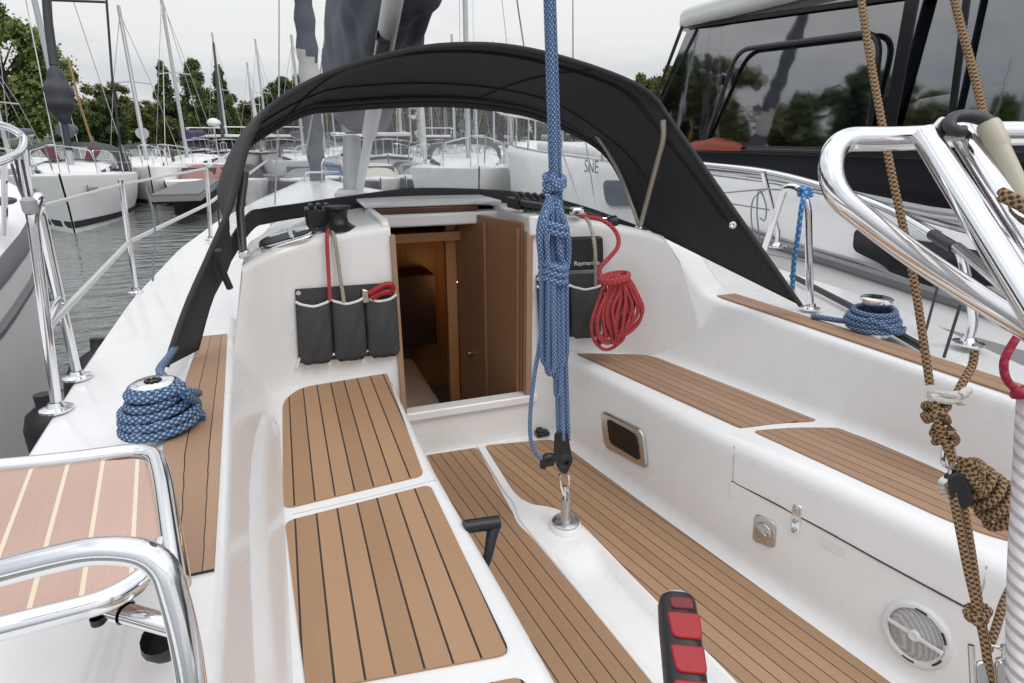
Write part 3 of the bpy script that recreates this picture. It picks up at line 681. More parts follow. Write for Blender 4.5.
# instrument on the bulkhead with cover
def bpt(u, v, off=0):
    """point on the bulkhead surface"""
    p = at(u, v, y=2.76)
    for _ in range(6): p = at(u, v, y=yb(p.x)-off)
    return p
mb = MB(); q = fillet2([bpt(549, 237, .004), bpt(601, 235.5, .004), bpt(602, 268, .004), bpt(549, 270, .004)], .02); mb.plate(q, .035, nrm=(-.15, -1, 0)); inst = mb.build('instrument_cover', plain('instrument_black', (.018, .018, .02), .5, var=.1), boat, bev=.01)
def text(s, name, p, xdir, up, h, mat, parent, th=.001):
    cu = bpy.data.curves.new('txt', 'FONT'); cu.body = s; cu.size = h; cu.extrude = th
    ob = bpy.data.objects.new('txt', cu); COL.objects.link(ob)
    bpy.context.view_layer.update()
    me = bpy.data.meshes.new_from_object(ob.evaluated_get(bpy.context.evaluated_depsgraph_get()))
    COL.objects.unlink(ob); bpy.data.objects.remove(ob)
    X = Vector(xdir).normalized(); Z = Vector(up); Z = (Z-X*Z.dot(X)).normalized(); Y = Z; Nn = X.cross(Y)
    M = Matrix((X, Y, Nn)).transposed()
    for v in me.vertices: v.co = M@v.co
    me.materials.clear(); me.materials.append(mat)
    o = bpy.data.objects.new(name, me); COL.objects.link(o); o.parent = parent
    o.location = Vector(p)-Vector(parent['wl']); o['wl'] = list(p); return o
a = bpt(574, 265.5, .064); b = bpt(599, 264.5, .064)

text('Raymarine', 'lettering', a, b-a, (0, 0, 1), .030, plain('white_print', (.8, .8, .8), .6), inst)

# ================================================================== POCKETS AND ROPES ON THE BULKHEAD
def pocket_bag(name, TL, TR, BL, BR, n, label, cat, group):
    TL, TR, BL, BR = map(Vector, (TL, TR, BL, BR)); nr = (TR-TL).cross(BL-TL).normalized()
    if nr.y > 0: nr = -nr
    root = empty(name, (TL+TR+BL+BR)/4, label, cat, group)
    g = lambda s, t: (TL.lerp(TR, s)).lerp(BL.lerp(BR, s), t)
    mb = MB(); mb.plate([g(0, 0), g(1, 0), g(1, .97), g(0, .97)], .006, nrm=nr); mb.build('back_panel', POUCH, root, bev=.002)
    for k in range(n):
        s0, s1 = k/n+.004, (k+1)/n-.004; rows = []
        for j in range(13):
            t = .16+(.985-.16)*j/12; row = []
            for i in range(13):
                s = s0+(s1-s0)*i/12; e = math.sin(PI*i/12)
                sag = .055*e*(1-j/12); bl = (.020+.022*math.sin(PI*j/12)*e**.7+.012*e*(1-j/12)+.004*math.sin(i*1.3+j*.9+k))
                cut = .07*max(0, abs(i-6)/6-.66)/.34*(1 if j == 12 else (.5 if j == 11 else 0)) if True else 0
                row.append(g(s, t+sag-cut)+nr*(bl if e > .01 else .008))
            rows.append(row)
        mb = MB(); mb.grid(rows); o = mb.build('pocket', POUCH, root, angle=180)
        md = o.modifiers.new('sol', 'SOLIDIFY'); md.thickness = .004
        mb = MB(); mb.tube([p+nr*.004 for p in rows[0]], .0065, 6); mb.build('binding', WHITET, o)
    for k in range(n+1) if n == 3 else [0]:
        s = k/n if k < n else None
        if s is None: continue
        c = g(s+(.03 if k == 0 else 0), .965)+nr*.012
        U_ = (TR-TL).normalized(); D = (BL-TL).normalized(); w = .024
        mb = MB(); mb.tube(spline([c-U_*w+D*.022, c-U_*w*.5-D*.016, c-D*.028, c+U_*w*.5-D*.016, c+U_*w+D*.022], 5), .006, 6); mb.build('loop_binding', WHITET, root)
    for s in (.03, .97):
        c = g(s, .05)+nr*.007; mb = MB(); mb.lathe([(.010, 0), (.010, .003), (.005, .004), (0, .003)], c, nr, 14); mb.build('eyelet', STEEL, root)
    return root, nr
Y0 = .006
pocket_bag('pocket_bag', bpt(295, 289, Y0), bpt(395, 282, Y0), bpt(299, 365, Y0), bpt(400, 355, Y0), 3, 'dark grey three pocket canvas bag with white binding left of the companionway', 'pocket bag', 'canvas bags on the bulkhead')
pocket_bag('pocket_bag', bpt(536, 275, Y0), bpt(602, 273, Y0), bpt(540, 341, Y0), bpt(600, 336, Y0), 2, 'dark grey canvas bag behind the blue tackle and red rope coil', 'pocket bag', 'canvas bags on the bulkhead')
# red handled tool in the pocket
tool = empty('pliers', at(375, 295, y=2.73), 'red handled tool with grey jaw sticking out of the canvas pocket', 'tool')
mb = MB(); mb.tube(spline([at(369, 294, y=2.715), at(377, 289, y=2.71), at(386, 284.5, y=2.71), at(392, 286, y=2.712), at(391, 291, y=2.715), at(382, 293, y=2.715), at(371, 298, y=2.715)], 5), .0135, 8); mb.build('handle', RED, tool)
mb = MB(); mb.plate([at(362, 289, y=2.715), at(369, 291, y=2.715), at(370, 303, y=2.72), at(363, 304, y=2.72)], .025, nrm=(0, 1, 0)); mb.build('jaw', STEELD, tool, bev=.006)
# cords from the winch down into the pockets
mb = MB(); mb.tube(spline([at(330, 229, y=2.80), at(327, 236, y=2.735), at(328, 262, y=2.73), at(330, 300, y=2.715)], 6), .0085, 8); tag(mb.build('cord', REDR), 'thin red cord hanging from the cabin top winch into the canvas bag', 'cord')
mb = MB(); mb.tube(spline([at(331, 229, y=2.80), at(335, 240, y=2.735), at(339, 268, y=2.73), at(344, 302, y=2.715)], 6), .0085, 8); tag(mb.build('cord', GREYR), 'thin khaki cord hanging beside the red cord into the canvas bag', 'cord')
mb = MB(); mb.tube(spline([at(584, 214, y=2.66), at(591, 228, y=2.58), at(595, 250, y=2.55), at(596, 285, y=2.57)], 6), .009, 8); tag(mb.build('cord', GREYR), 'grey cord hanging over the black instrument cover to the bag', 'cord')
# red rope coil hanging at the starboard bulkhead
mb = MB()
rc_ = [at(580, 216, y=2.66), at(602, 220, y=2.58), at(616, 232, y=2.52), at(618, 246, y=2.49), at(608, 259, y=2.49), at(600, 268, y=2.49), at(600, 280, y=2.48)]
mb.tube(spline(rc_, 8), .0105, 10)
rnd = random.Random(3)
cyy = 2.47
for k in range(27):
    f = k/26; big = k % 5 == 0
    w = .022+.013*(k % 6)+rnd.uniform(-.006, .006); L0 = (.30 if not big else .355)+rnd.uniform(-.04, .02)
    cx_ = at(616+(f-.5)*13+rnd.uniform(-2, 2)-(5 if big else 0), 274, y=cyy).x; yk = cyy-.035*math.sin(PI*f)+rnd.uniform(-.012, .012); ztop = at(615, 274, y=cyy).z+rnd.uniform(-.012, .004); lean = rnd.uniform(-.015, .02)
    pts = []
    for j in range(22):
        a = PI*.5-2*PI*j/22; ca, sa = math.cos(a), math.sin(a)
        narrow = .40+.75*smooth(1.0, -.3, sa)
        pts.append(Vector((cx_+w*ca*narrow+lean*(1-sa)*.5+.004*math.sin(5*a+k), yk-.022*abs(ca), ztop-L0*.5+L0*.5*sa)))
    mb.tube(spline(pts, 3, True), .0082, 8, closed=True)
for k in range(5):   # wraps round the top of the hank
    z_ = at(612, 278, y=cyy-.05).z+.004*k; c0 = at(612, 278, y=cyy-.02)
    if k < 2: mb.tube(spline([c0+Vector((.07*math.cos(a), .055*math.sin(a)-.02, .010*k+.012*math.cos(a))) for a in [j*PI/6 for j in range(12)]], 3, True), .0115, 8, closed=True)
tag(mb.build('rope_coil', REDR), 'hank of red rope hanging on the starboard bulkhead over the teak seat', 'rope coil')

# ================================================================== MAINSHEET TACKLE
tk = empty('mainsheet_tackle', (px, py, .18), 'blue rope tackle hanging down to a black block on the sole pedestal', 'tackle')
top = at(549, -60, y=1.93); top2 = at(551, -60, y=1.95)
blk = at(563, 455, y=py)
def col(u, v, dy=0): return at(u, v, y=py+dy)
mb = MB()
for (ua, ub, dy) in ((547, 559, 0), (553, 568, .012), (550, 563, -.014)):
    mb.tube([col(ua-1.5, -40, dy), col(ua+(ub-ua)*.5, 215, dy), col(ub, 440, dy)], .0105, 10)
mb.build('fall', BLUER, tk)
mb = MB()
# hank of spare line tied round the falls
for k in range(9):
    t = k/8; u0 = 542.5+17.5*t; dy = -.03-.026*math.sin(PI*t)+rnd.uniform(-.014, .018); vb = 372+rnd.uniform(-24, 22); vt = 222+rnd.uniform(-16, 8)
    us = rnd.uniform(-1.5, 1.5); du = rnd.uniform(4, 7)
    mb.tube(spline([col(549+5*t, 196, dy*.5), col(u0+us*.5-(3 if t < .4 else 0), vt+10, dy), col(u0+us, 270, dy*1.1), col(u0+us, 325, dy*1.1), col(u0+us*.5, vb, dy), col(u0+1.5, vb+9, dy), col(u0+du-1.5, vb+9, dy-.012), col(u0+du, vb-1, dy-.016), col(u0+du-.5, 320, dy-.02), col(u0+du-1, 262, dy-.014)], 6), .0098, 8)
for (v0, v1, ul, ur) in ((222, 226, 541, 567), (228, 232, 540, 567), (262, 266, 539, 566), (269, 272, 539, 566), (276, 279, 539, 566)):
    cL_, cR_ = col(ul+4, v0, -.03), col(ur-3, v1, -.03); mid = (cL_+cR_)/2; hx = (cR_-cL_)/2
    mb.tube(spline([mid+hx*math.cos(a)*1.05+Vector((0, .052*math.sin(a), .006*math.sin(a))) for a in [j*PI/6 for j in range(12)]], 3, True), .0125, 8, closed=True)
# bights on both sides near the knot
mb.tube(spline([col(552, 205, -.03), col(544, 218, -.05), col(540, 240, -.05), col(543, 262, -.04)], 6), .0125, 8)
mb.tube(spline([col(556, 200, -.03), col(564, 222, -.05), col(568, 245, -.05), col(566, 268, -.04), col(560, 255, -.06), col(558, 225, -.06)], 6), .0125, 8)
for a0 in (0, 1, 2):
    c = col(554.5, 178+a0*5, 0); mb.tube(spline([c+Vector((.032*math.cos(a), .030*math.sin(a), .010*math.sin(a*1+a0))) for a in [j*PI/5 for j in range(10)]], 3, True), .0115, 8, closed=True)
mb.tube(spline([col(551, 174, -.02), col(556, 186, -.036), col(561, 190, -.03)], 5), .012, 8)
mb.build('spare_line', BLUER, tk)
mb = MB(); mb.tube(spline([col(542, 330, -.02), col(533, 385, -.02), col(530, 430, -.02), col(535, 452, -.02), col(545, 461, -.01)], 8), .0085, 8); mb.build('tail_line', BLUER, tk)
mb = MB()
q = lambda u, v, dy: col(u, v, dy)
for dy in (-.022, .016):
    mb.plate(fillet2([q(555, 432, dy), q(568, 432, dy), q(573, 462, dy), q(566, 476, dy), q(558, 470, dy), q(554, 455, dy)], .02), .008, nrm=(0, 1, 0))
mb.lathe([(.012, -.03), (.034, -.022), (.03, -.01), (.03, .012), (.034, .02), (.012, .028)], q(563, 459, 0), (0, 1, 0), 24)
mb.lathe([(.010, -.018), (.024, -.014), (.02, 0), (.024, .012), (.010, .016)], q(562, 441, 0), (0, 1, 0), 20)
mb.build('block', BLACKP, tk, bev=.003)
mb = MB(); mb.tube(roundpath([q(558, 460, -.01), q(549, 456, -.015), q(544, 458, -.015), q(543, 468, -.02)], .02), lambda t: .016-.003*t, 10); mb.box(q(547, 462, -.015), (.05, .03, .025)); mb.build('cam_cleat', BLACKP, tk, bev=.004)
mb = MB(); mb.tube(spline([q(562, 474, 0)+Vector((-.012, 0, 0)), q(561, 484, 0), q(565, 495, 0), q(569, 484, 0), q(568, 474, 0)], 6), .006, 8); mb.tube([q(565, 486, 0), q(566, 504, 0)], .0075, 8); mb.tube(spline([q(563, 505, 0), q(566, 500, 0), q(569, 505, 0), q(569, 514, 0), q(563, 514, 0)], 5, True), .005, 8, closed=True); mb.build('shackle', STEEL, tk)

# ================================================================== RIG OF THE OWN BOAT
mb = MB(); mb.tube([at(352, 190, y=4.8), at(352, 140, y=4.8)+Vector((0, 0, .02)), Vector((-.56, 4.8, 9))], .065, 20); mast = mb.build('mast', ALU, boat)
mb = MB(); c = at(354, 134, y=4.8); mb.tube([c+Vector((.16*math.cos(a), .09*math.sin(a)-.02, 0)) for a in [j*PI/10 for j in range(20)]], .013, 8, closed=True); mb.build('pin_ring', STEEL, mast)
mb = MB(); mb.lathe([(.12, -.03), (.12, 0), (.085, .03)], Vector((-.57, 4.8, 1.17)), n=20); mb.build('mast_collar', plain('white_plastic_matt', (.7, .7, .69), .5), mast)
mb = MB(); k0 = at(360, 187, y=4.70); k1 = at(393, 0, y=2.75); k2 = k0+(k1-k0)*1.25
mb.tube([k0, k0.lerp(k1, .45)], .03, 12); mb.tube([k0.lerp(k1, .42), k2], .043, 14); mb.build('boom_vang', plain('white_vang', (.66, .66, .65), .4), boat)
mb = MB(); p = at(383, 44, y=2.95); mb.box(p, (.05, .05, .16), Matrix.Rotation(.25, 3, 'Y')); mb.lathe([(.03, -.03), (.03, .03), (0, .03)], p+Vector((0, 0, .03)), (0, 1, 0), 14); mb.build('vang_block', BLACKP, boat, bev=.008)
# stowed mainsail in its grey cover on the boom: a lofted bag, sections along the boom
secs = [(5.0, 350, 116, .11, .18), (4.75, 355, 98, .18, .28), (4.3, 362, 78, .20, .33), (3.9, 368, 56, .20, .36), (3.5, 378, 20, .19, .37), (3.2, 388, -18, .185, .37), (2.9, 402, -70, .18, .36), (2.5, 426, -170, .17, .34), (2.0, 472, -360, .16, .30)]
rows = []; NB = 56
for (y, u, v, a, b) in secs:
    c = at(u, v, y=y); row = []
    for k in range(NB):
        t = 2*PI*k/NB; x = a*math.copysign(abs(math.cos(t))**.75, math.cos(t)); z = b*math.copysign(abs(math.sin(t))**.85, math.sin(t))
        wv = 1+.05*math.sin(3*t+y*2.3)+.05*math.sin(6*t-y*4)+.035*math.sin(11*t+y*6); row.append(c+Vector((x*wv, 0, z*wv+.08)))
    rows.append(row)
R2 = [spline([r[k] for r in rows], 5) for k in range(NB)]
from mathutils import noise
def crease(p, a=.05, b=.03):
    q = Vector((p.x*2.2, p.y*1.6, p.z*1.1)); r_ = noise.noise(q*1.6)*a + abs(noise.noise(Vector((p.x*7, p.y*3.5, p.z*1.6+p.y*2))))*b
    return r_
def crumple(rw, a=.05, b=.03):
    out = []
    for r in rw:
        c = sum(r, Vector())/len(r); out.append([p+(p-c).normalized()*crease(p, a, b) for p in r])
    return out
R2 = [spline([r[k] for r in rows], 10) for k in range(NB)]
CR_ = crumple([[R2[k][i] for k in range(NB)] for i in range(len(R2[0]))], .06, .075)
mb = MB(); mb.grid(CR_, close=True); mb.add(CR_[0], [list(range(NB))]); mb.build('sail_cover', GREYC, boat, angle=180)
mb = MB(); mb.tube(spline([at(334, 30, y=4.3), at(340, 46, y=4.0), at(352, 62, y=3.85)], 6), .014, 8); mb.build('cover_piping', WHITET, boat)
mb = MB(); mb.tube([at(413, 90, y=4.6), at(417, 0, y=3.9), at(418, -60, y=3.7)], .006, 6); mb.tube([Vector((-.56, 4.85, 4)), at(347, 60, y=4.9)], .005, 6); mb.build('lazy_jack', LANYARD, boat)
# furled headsail on the forestay
f0 = at(318, 186, y=9.3); f1 = at(296, -90, y=8.6)
mb = MB(); n = 40; pts = [f0.lerp(f1, i/n) for i in range(n+1)]
mb.tube(pts, lambda t: .075+.055*math.sin(PI*min(1, t*.9+.1))+.012*math.sin(t*60), 14)
for i, f_ in enumerate(mb.f):
    ring = i//14; kk = i % 14; t = ring/n
    mb.mi[i] = 1 if (.38 < t < .62 and ((kk+ring*1.2) % 14) < 14*(1-(t-.40)/.23)) else 0
mb.build('furled_headsail', [GREYC, GREYL], boat)
mb = MB(); mb.lathe([(.14, 0), (.16, .03), (.05, .05), (.05, .12), (.16, .14), (.14, .17)], f0+Vector((0, 0, -.25)), n=20); mb.build('furling_drum', STEELD, boat)
# shrouds and stays
for pth, r_ in (([at(514, -20, y=3.6), at(524, 47, y=3.62), Vector((1.2, 4.3, .9))], .005), ([at(573, -20, y=4.2), at(573, 60, y=4.2), Vector((1.35, 4.4, .85))], .005), ([at(279, -20, y=5.5), at(279, 90, y=5.5), at(275, 205, y=5.45)], .006), ([at(305, 155, y=5.2), at(312, 118, y=5.2), at(320, 75, y=5.2), at(332, -20, y=5.2)], .006)):
    mb = MB(); mb.tube(pth, r_, 6); mb.build('shroud', STEELD, boat)
# bow pulpit
mb = MB(); 
mb.tube(roundpath([at(322, 184, y=8.9), at(322, 157, y=8.9), at(341, 156, y=9.2), at(347, 186, y=9.2)], .15), .016, 8)
mb.tube(roundpath([at(305, 182, y=8.3), at(306, 172, y=8.3), at(338, 172, y=8.9)], .1), .014, 8); mb.build('bow_pulpit', STEEL, boat)

# ---------------------------------------------------------------- stanchions, lifelines, pushpits
def foot(mb, p, r=.04): mb.lathe([(r, 0), (r, .008), (r*.55, .014), (.02, .03)], p, n=20)
LIFE = plain('lifeline_wire', (.62, .62, .61), .4, .4)
def stan(bu, bv, tu, tv, z, y=None, r=.0145):
    b = at(bu, bv, z=z); t = at(tu, tv, y=b.y-.01); mb = MB(); mb.tube([b, t], r, 12); mb.lathe([(r+.004, 0), (r+.004, .02), (0, .024)], t-(t-b).normalized()*.012, t-b, 12); foot(mb, b); mb.build('stanchion', STEEL, boat); return b, t
s1b, s1t = stan(136, 293, 121, 181, .705)
s2b, s2t = stan(211, 240, 206, 166, .80)
mb = MB()
ga, gb = at(57, 410, z=.675), at(78, 378, z=.68)
gt = at(30, 207, y=ga.y+.02); gt2 = at(40, 210, y=gb.y)
mb.tube(roundpath([ga, gt+Vector((0, 0, -.03)), gt+Vector((.02, .03, .03)), gt2+Vector((.0, 0, .02)), gb], .05), .0165, 12); foot(mb, ga, .05); foot(mb, gb, .05)
mb.tube([ga.lerp(gt, .42), gb.lerp(gt2, .5)], .012, 8)
mb.tube([gb.lerp(gt2, .5)+Vector((0, .02, 0)), gt2+Vector((-.03, .05, .02))], .012, 8)
mb.build('gate_stanchion', STEEL, boat)
mb = MB(); mb.lathe([(.018, -.02), (.022, -.01), (.022, .02), (.012, .03), (0, .031)], gt, n=18); mb.build('rail_fitting', plain('grey_plastic', (.35, .35, .36), .5), boat)
mb = MB()
u1 = s1b.lerp(s1t, .97); u2 = s2b.lerp(s2t, .97); m1 = s1b.lerp(s1t, .47); m2 = s2b.lerp(s2t, .5)
far = Vector((-1.2, 8.4, 1.65))
mb.tube([gt2+Vector((0, 0, .01)), u1, u2, far], .008, 8); mb.tube([ga.lerp(gt, .42)+Vector((0, 0, .0)), m1, m2, far+Vector((0, 0, -.35))], .0125, 8)
mb.build('lifeline', LIFE, boat)
mb = MB(); mb.tube(spline([u1+Vector((.08, .2, -.02)), u1.lerp(m1, .6)+Vector((.10, .2, -.05)), m1+Vector((.06, .1, -.25)), m1+Vector((.08, .15, -.10))], 6), .006, 6); tag(mb.build('thin_line', LANYARD), 'thin loose line dangling from the port lifeline by the stanchion', 'line')

# port pushpit with its seat board (close to the camera)
psp = None
mb = MB()
zb = 1.00
bd = [at(-60, 470, z=zb), at(60, 462, z=zb), at(143, 458, z=zb), at(152, 470, z=zb), at(163, 550, z=zb), at(142, 576, z=zb-.0), at(60, 608, z=zb), at(-60, 642, z=zb)]
ctr = at(60, 520, z=zb)
e0 = at(48, 480, z=zb); e1 = at(20, 600, z=zb)   # one cream seam
dv = (at(50, 455, z=zb)-at(3, 600, z=zb)); 
sa, sb_ = at(58, 450, z=zb), at(127, 462, z=zb)
d_ = Vector((sb_.x-sa.x, sb_.y-sa.y)); 
s3a, s3b = at(104, 455, z=zb), at(79, 610, z=zb)
axv = Vector((s3b.x-s3a.x, s3b.y-s3a.y)).normalized(); axu = Vector((axv.y, -axv.x))
if axu.x < 0: axu = -axu
pw = abs((Vector((at(90, 470, z=zb).x, at(90, 470, z=zb).y))-Vector((at(54, 472, z=zb).x, at(54, 472, z=zb).y))).dot(axu))
mb.plate(fillet2([p+Vector((0, 0, -.018)) for p in bd], [0, .1, .04, .04, .04, .04, .1, 0]), .018, nrm=(0, 0, 1), uvf=lambda p: ((Vector((p.x-s3a.x, p.y-s3a.y)).dot(axu))/pw, p.x*axv.x+p.y*axv.y))
mb.build('seat_board', MAHOG, boat, smooth=False, bev=.003)
mb = MB(); pp = roundpath([at(-80, 475, z=zb+.0), at(70, 461, z=zb), at(153, 449, z=zb), at(162, 478, z=zb), at(178, 585, z=zb-.01)], .06, 8)
mb.tube(pp, .0165, 16); pr = at(166, 625, d=.82)
lo2 = roundpath([at(-80, 648, z=zb-.008), at(50, 616, z=zb-.008), at(112, 600, z=zb-.008), at(152, 572, z=zb-.008), at(163, 545, z=zb-.008)], .12, 8)
mb.tube(lo2, .0150, 16)
mb.tube([at(108, 608, z=zb-.05), at(190, 632, z=zb-.06)], .0135, 14); mb.lathe([(.0165, -.012), (.0165, .012)], at(118, 610, z=zb-.05), at(190, 632, z=zb-.06)-at(108, 608, z=zb-.05), 14)
seatrail = mb.build('seat_rail', STEEL, boat)
mb = MB(); mb.tube(roundpath([at(-90, 597, d=.60), at(40, 562, d=.60), at(105, 548, d=.60), at(163, 556, d=.60), at(186, 640, d=.60), at(196, 720, d=.60), at(200, 900, d=.70)], .055, 10), .0140, 18); mb.build('pushpit_rail', STEEL, boat)
mb = MB(); c = at(162, 634, d=.86); mb.lathe([(.030, 0), (.034, .012), (.03, .026), (0, .03)], c, (0.2, .3, -1), 16); mb.build('rubber_cap', BLACKP, boat); mb = MB(); mb.lathe([(.009, 0), (.009, .01), (0, .012)], at(97, 617, z=zb-.05), (0, 0, -1), 12); mb.build('rubber_cap', BLACKP, boat)

# starboard pushpit: big bent tube, twin folded ladder legs, beige pole
mb = MB(); D = .75
mb.tube(roundpath([at(1090, 134, d=.78), at(985, 133, d=.77), at(905, 139, d=.76), at(833, 139, d=.75), at(829, 190, d=.74), at(905, 250, d=.73), at(1010, 318, d=.72), at(1100, 372, d=.72)], .062, 10), .0148, 20); mb.build('pushpit_rail', STEEL, boat)
mb = MB()
for (a, b, r) in (((924, 134, .72), (1065, 361, .56), .0140), ((958, 128, .735), (1100, 352, .585), .0125)):
    mb.tube([at(a[0], a[1], d=a[2]), at(b[0], b[1], d=b[2])], r, 18)
mb.tube([at(945, 150, d=.73), at(1046, 300, d=.615)], .006, 10)
lad = mb.build('ladder_leg', STEEL, boat)
mb = MB(); mb.plate(fillet2([at(922, 136, d=.712), at(940, 116, d=.712), at(962, 132, d=.712), at(955, 142, d=.712), at(947, 133, d=.712), at(934, 148, d=.712)], .006), .005, nrm=-FW); mb.lathe([(.006, -.02), (.006, .02), (0, .02)], at(946, 136, d=.715), RT, 10); mb.build('ladder_bracket', STEELD, lad, bev=.002)
mb = MB(); mb.tube([at(991, 131, d=.70), at(1010, 171, d=.69), at(1045, 250, d=.67)], .0105, 16); mb.lathe([(.011, -.02), (.0122, -.015), (.0122, .012), (.011, .016)], at(993, 135, d=.70), at(991, 131, d=.70)-at(1010, 171, d=.69), 16)
tagp = empty('boat_hook', at(1010, 171, d=.69), 'beige pole with black hooked end leaning beside the steel ladder legs', 'boat hook')
mb.build('pole', plain('beige_pole', (.50, .46, .36), .45), tagp)
mb = MB(); mb.tube(spline([at(992, 133, d=.70), at(988, 122, d=.70), at(975, 117, d=.705), at(962, 116, d=.705), at(952, 119, d=.705), at(950, 127, d=.70), at(957, 131, d=.70), at(964, 131, d=.70)], 6), lambda t: .0078-.0012*t, 12); mb.build('hook', plain('grey_black_rubber', (.035, .036, .042), .5), tagp)

# starboard rails farther out: pushpit foot, upper tube with grip, U rail, stanchion
mb = MB(); pf = at(968, 344, z=.79)
mb.tube(roundpath([pf, pf+Vector((0, 0, .10)), at(962, 255, y=pf.y-.02), at(955, 245, y=pf.y-.05), at(1040, 315, y=pf.y-.65)], .05), .0165, 14); foot(mb, pf, .055); mb.build('pushpit_rail', STEEL, boat)
mb = MB(); q0 = at(900, 215, y=pf.y+.40); q1 = at(958, 250, y=pf.y-.01); mb.tube([q0, q1], .0155, 12); mb.build('gate_rail', STEEL, boat)
mb = MB(); mb.tube([q0.lerp(q1, .60), q0.lerp(q1, .95)], .021, 12); mb.build('foam_grip', BLACKP, boat)
mb = MB(); b1 = at(810, 309, z=.785); b2 = at(762, 254, z=.775)
b2 = Vector((b1.x+.28, b1.y+.62, .775)); b2 = at(763, 252, y=b1.y+.45)
t1 = at(807, 198, y=b1.y+.02); t2 = at(783, 188, y=b1.y+.2)
mb.tube(roundpath([b1, at(808, 205, y=b1.y+.02), at(800, 188, y=b1.y+.06), at(785, 186, y=b1.y+.14), at(763, 254, y=b1.y+.45)], .09, 8), .0165, 14); foot(mb, b1, .045); mb.build('cockpit_rail', STEEL, boat)
b3 = at(777, 247, y=b1.y+1.0); mb = MB(); mb.tube([b3, at(778, 232, y=b1.y+1.0), at(763, 172, y=b1.y+1.02)], .0165, 12); foot(mb, b3, .06); mb.build('stanchion', STEEL, boat)
w0 = at(763, 190, y=b1.y+1.02)
mb = MB(); 
mb.tube([at(690, 196, y=b1.y+2.4), at(766, 189, y=b1.y+1.02), at(783, 190, y=b1.y+.2)], .005, 6); mb.tube([at(690, 197, y=b1.y+2.4), at(770, 210, y=b1.y+1.02)], .005, 6); mb.tube([at(700, 212, y=b1.y+2.2), at(768, 254, y=b1.y+.6), at(808, 262, y=b1.y+.1)], .006, 6)
mb.build('lifeline', plain('dark_wire', (.25, .25, .25), .5), boat)
mb = MB(); mb.tube(spline([at(766, 189, y=b1.y+1.0), at(753, 200, y=b1.y+1.0), at(752, 225, y=b1.y+1.0), at(760, 243, y=b1.y+1.0), at(757, 215, y=b1.y+1.0), at(759, 190, y=b1.y+1.0), at(766, 205, y=b1.y+1.0), at(765, 220, y=b1.y+1.0), at(760, 218, y=b1.y+1.0)], 6), .005, 6); tag(mb.build('thin_line', LANYARD), 'thin grey line looped over the starboard lifeline beside the sprayhood', 'line')
LB = ropem('light_blue_cord', (.03, .16, .42), (.2, .42, .65), .01)
mb = MB(); mb.tube(spline([at(806, 190, y=b1.y+.0), at(802, 205, y=b1.y-.02), at(798, 235, y=b1.y-.01), at(794, 262, y=b1.y+.02), at(792, 295, y=b1.y+.06)], 6), .011, 8)
for k in range(3): c = at(805, 189+k*4, y=b1.y+.03); mb.tube([c+Vector((.026*math.cos(a), .026*math.sin(a), .004*k)) for a in [j*PI/6 for j in range(12)]], .009, 8, closed=True)
tag(mb.build('cord', LB), 'bright blue cord tied to the steel cockpit rail by the sprayhood', 'cord')
mb = MB(); mb.tube([at(792, 276, z=.80), at(850, 306, z=.80), at(925, 349, z=.80)], .016, 8); mb.build('genoa_track', plain('track_black', (.03, .03, .032), .5), boat)
BLN = plain('black_line', (.02, .02, .022), .7)
mb = MB(); mb.tube([at(939, 281, z=.95), at(926, 330, z=.80)], .006, 6); tag(mb.build('mooring_line', BLN), 'thin black line rising from the deck just behind the brown rope', 'line')
mb = MB(); mb.tube([at(960, 306, z=.95), at(944, 357, z=.80)], .006, 6); tag(mb.build('mooring_line', BLN), 'thin black line between the brown rope and the pushpit foot', 'line')

# ================================================================== BROWN ROPES AT THE STARBOARD STERN
def bro(name, paths, r, mat, label, cat, parts=()):
    mb = MB()
    for p in paths: mb.tube(p, r, 10)
    o = mb.build(name, mat); return tag(o, label, cat)
E_ = .90
r1 = [at(855, -45, d=.98), at(868, 45, d=.95), at(890, 165, d=.92), at(913, 275, d=.90), at(930, 385, d=.88)]
kn = at(940, 410, d=.87)
kp = []
rk = random.Random(11)
def knot(c, R_, n, seed, sq=(1, 1, 1)):
    rr = random.Random(seed); pts = []
    for i in range(n):
        a = i*2.1+rr.uniform(-.3, .3); b = rr.uniform(-1, 1)
        pts.append(c+(RT*math.cos(a)*sq[0]+UP*b*sq[1]*.9+FW*math.sin(a)*sq[2])*R_)
    return spline(pts, 6)
tail = [at(936, 398, d=.87), at(952, 400, d=.88), at(963, 382, d=.89), at(972, 366, d=.90), at(975, 350, d=.90)]
o = bro('rope', [spline(r1, 8), spline(tail, 8), knot(at(937, 412, d=.87), .016, 9, 1), knot(at(945, 436, d=.87), .015, 8, 2), spline([at(935, 400, d=.86), at(938, 425, d=.86), at(946, 445, d=.86), at(953, 462, d=.86)], 6), spline([at(943, 400, d=.88), at(940, 430, d=.875), at(952, 455, d=.87)], 6)], .0058, BROWNR, 'brown braided rope hanging from above, knotted beside the starboard coaming', 'rope')
mb = MB(); mb.tube(knot(at(943, 397, d=.865), .012, 10, 5, (1.6, .6, 1)), .0045, 8); mb.tube(spline([at(930, 398, d=.86), at(950, 396, d=.86), at(962, 402, d=.87), at(968, 390, d=.87), at(960, 396, d=.86)], 6), .006, 8); tag(mb.build('twine', plain('white_twine', (.68, .66, .63), .9, bump=.5, bscale=400)), 'frayed white twine tied over the brown rope knot', 'twine')
r2 = [at(946, -40, d=1.02), at(958, 15, d=1.0), at(975, 78, d=.98), at(992, 150, d=.95), at(1003, 188, d=.93), at(1016, 240, d=.92), at(1040, 300, d=.92)]
bro('rope', [spline(r2, 8)], .0062, BROWNR, 'brown braided rope running behind the beige pole and ladder legs', 'rope')
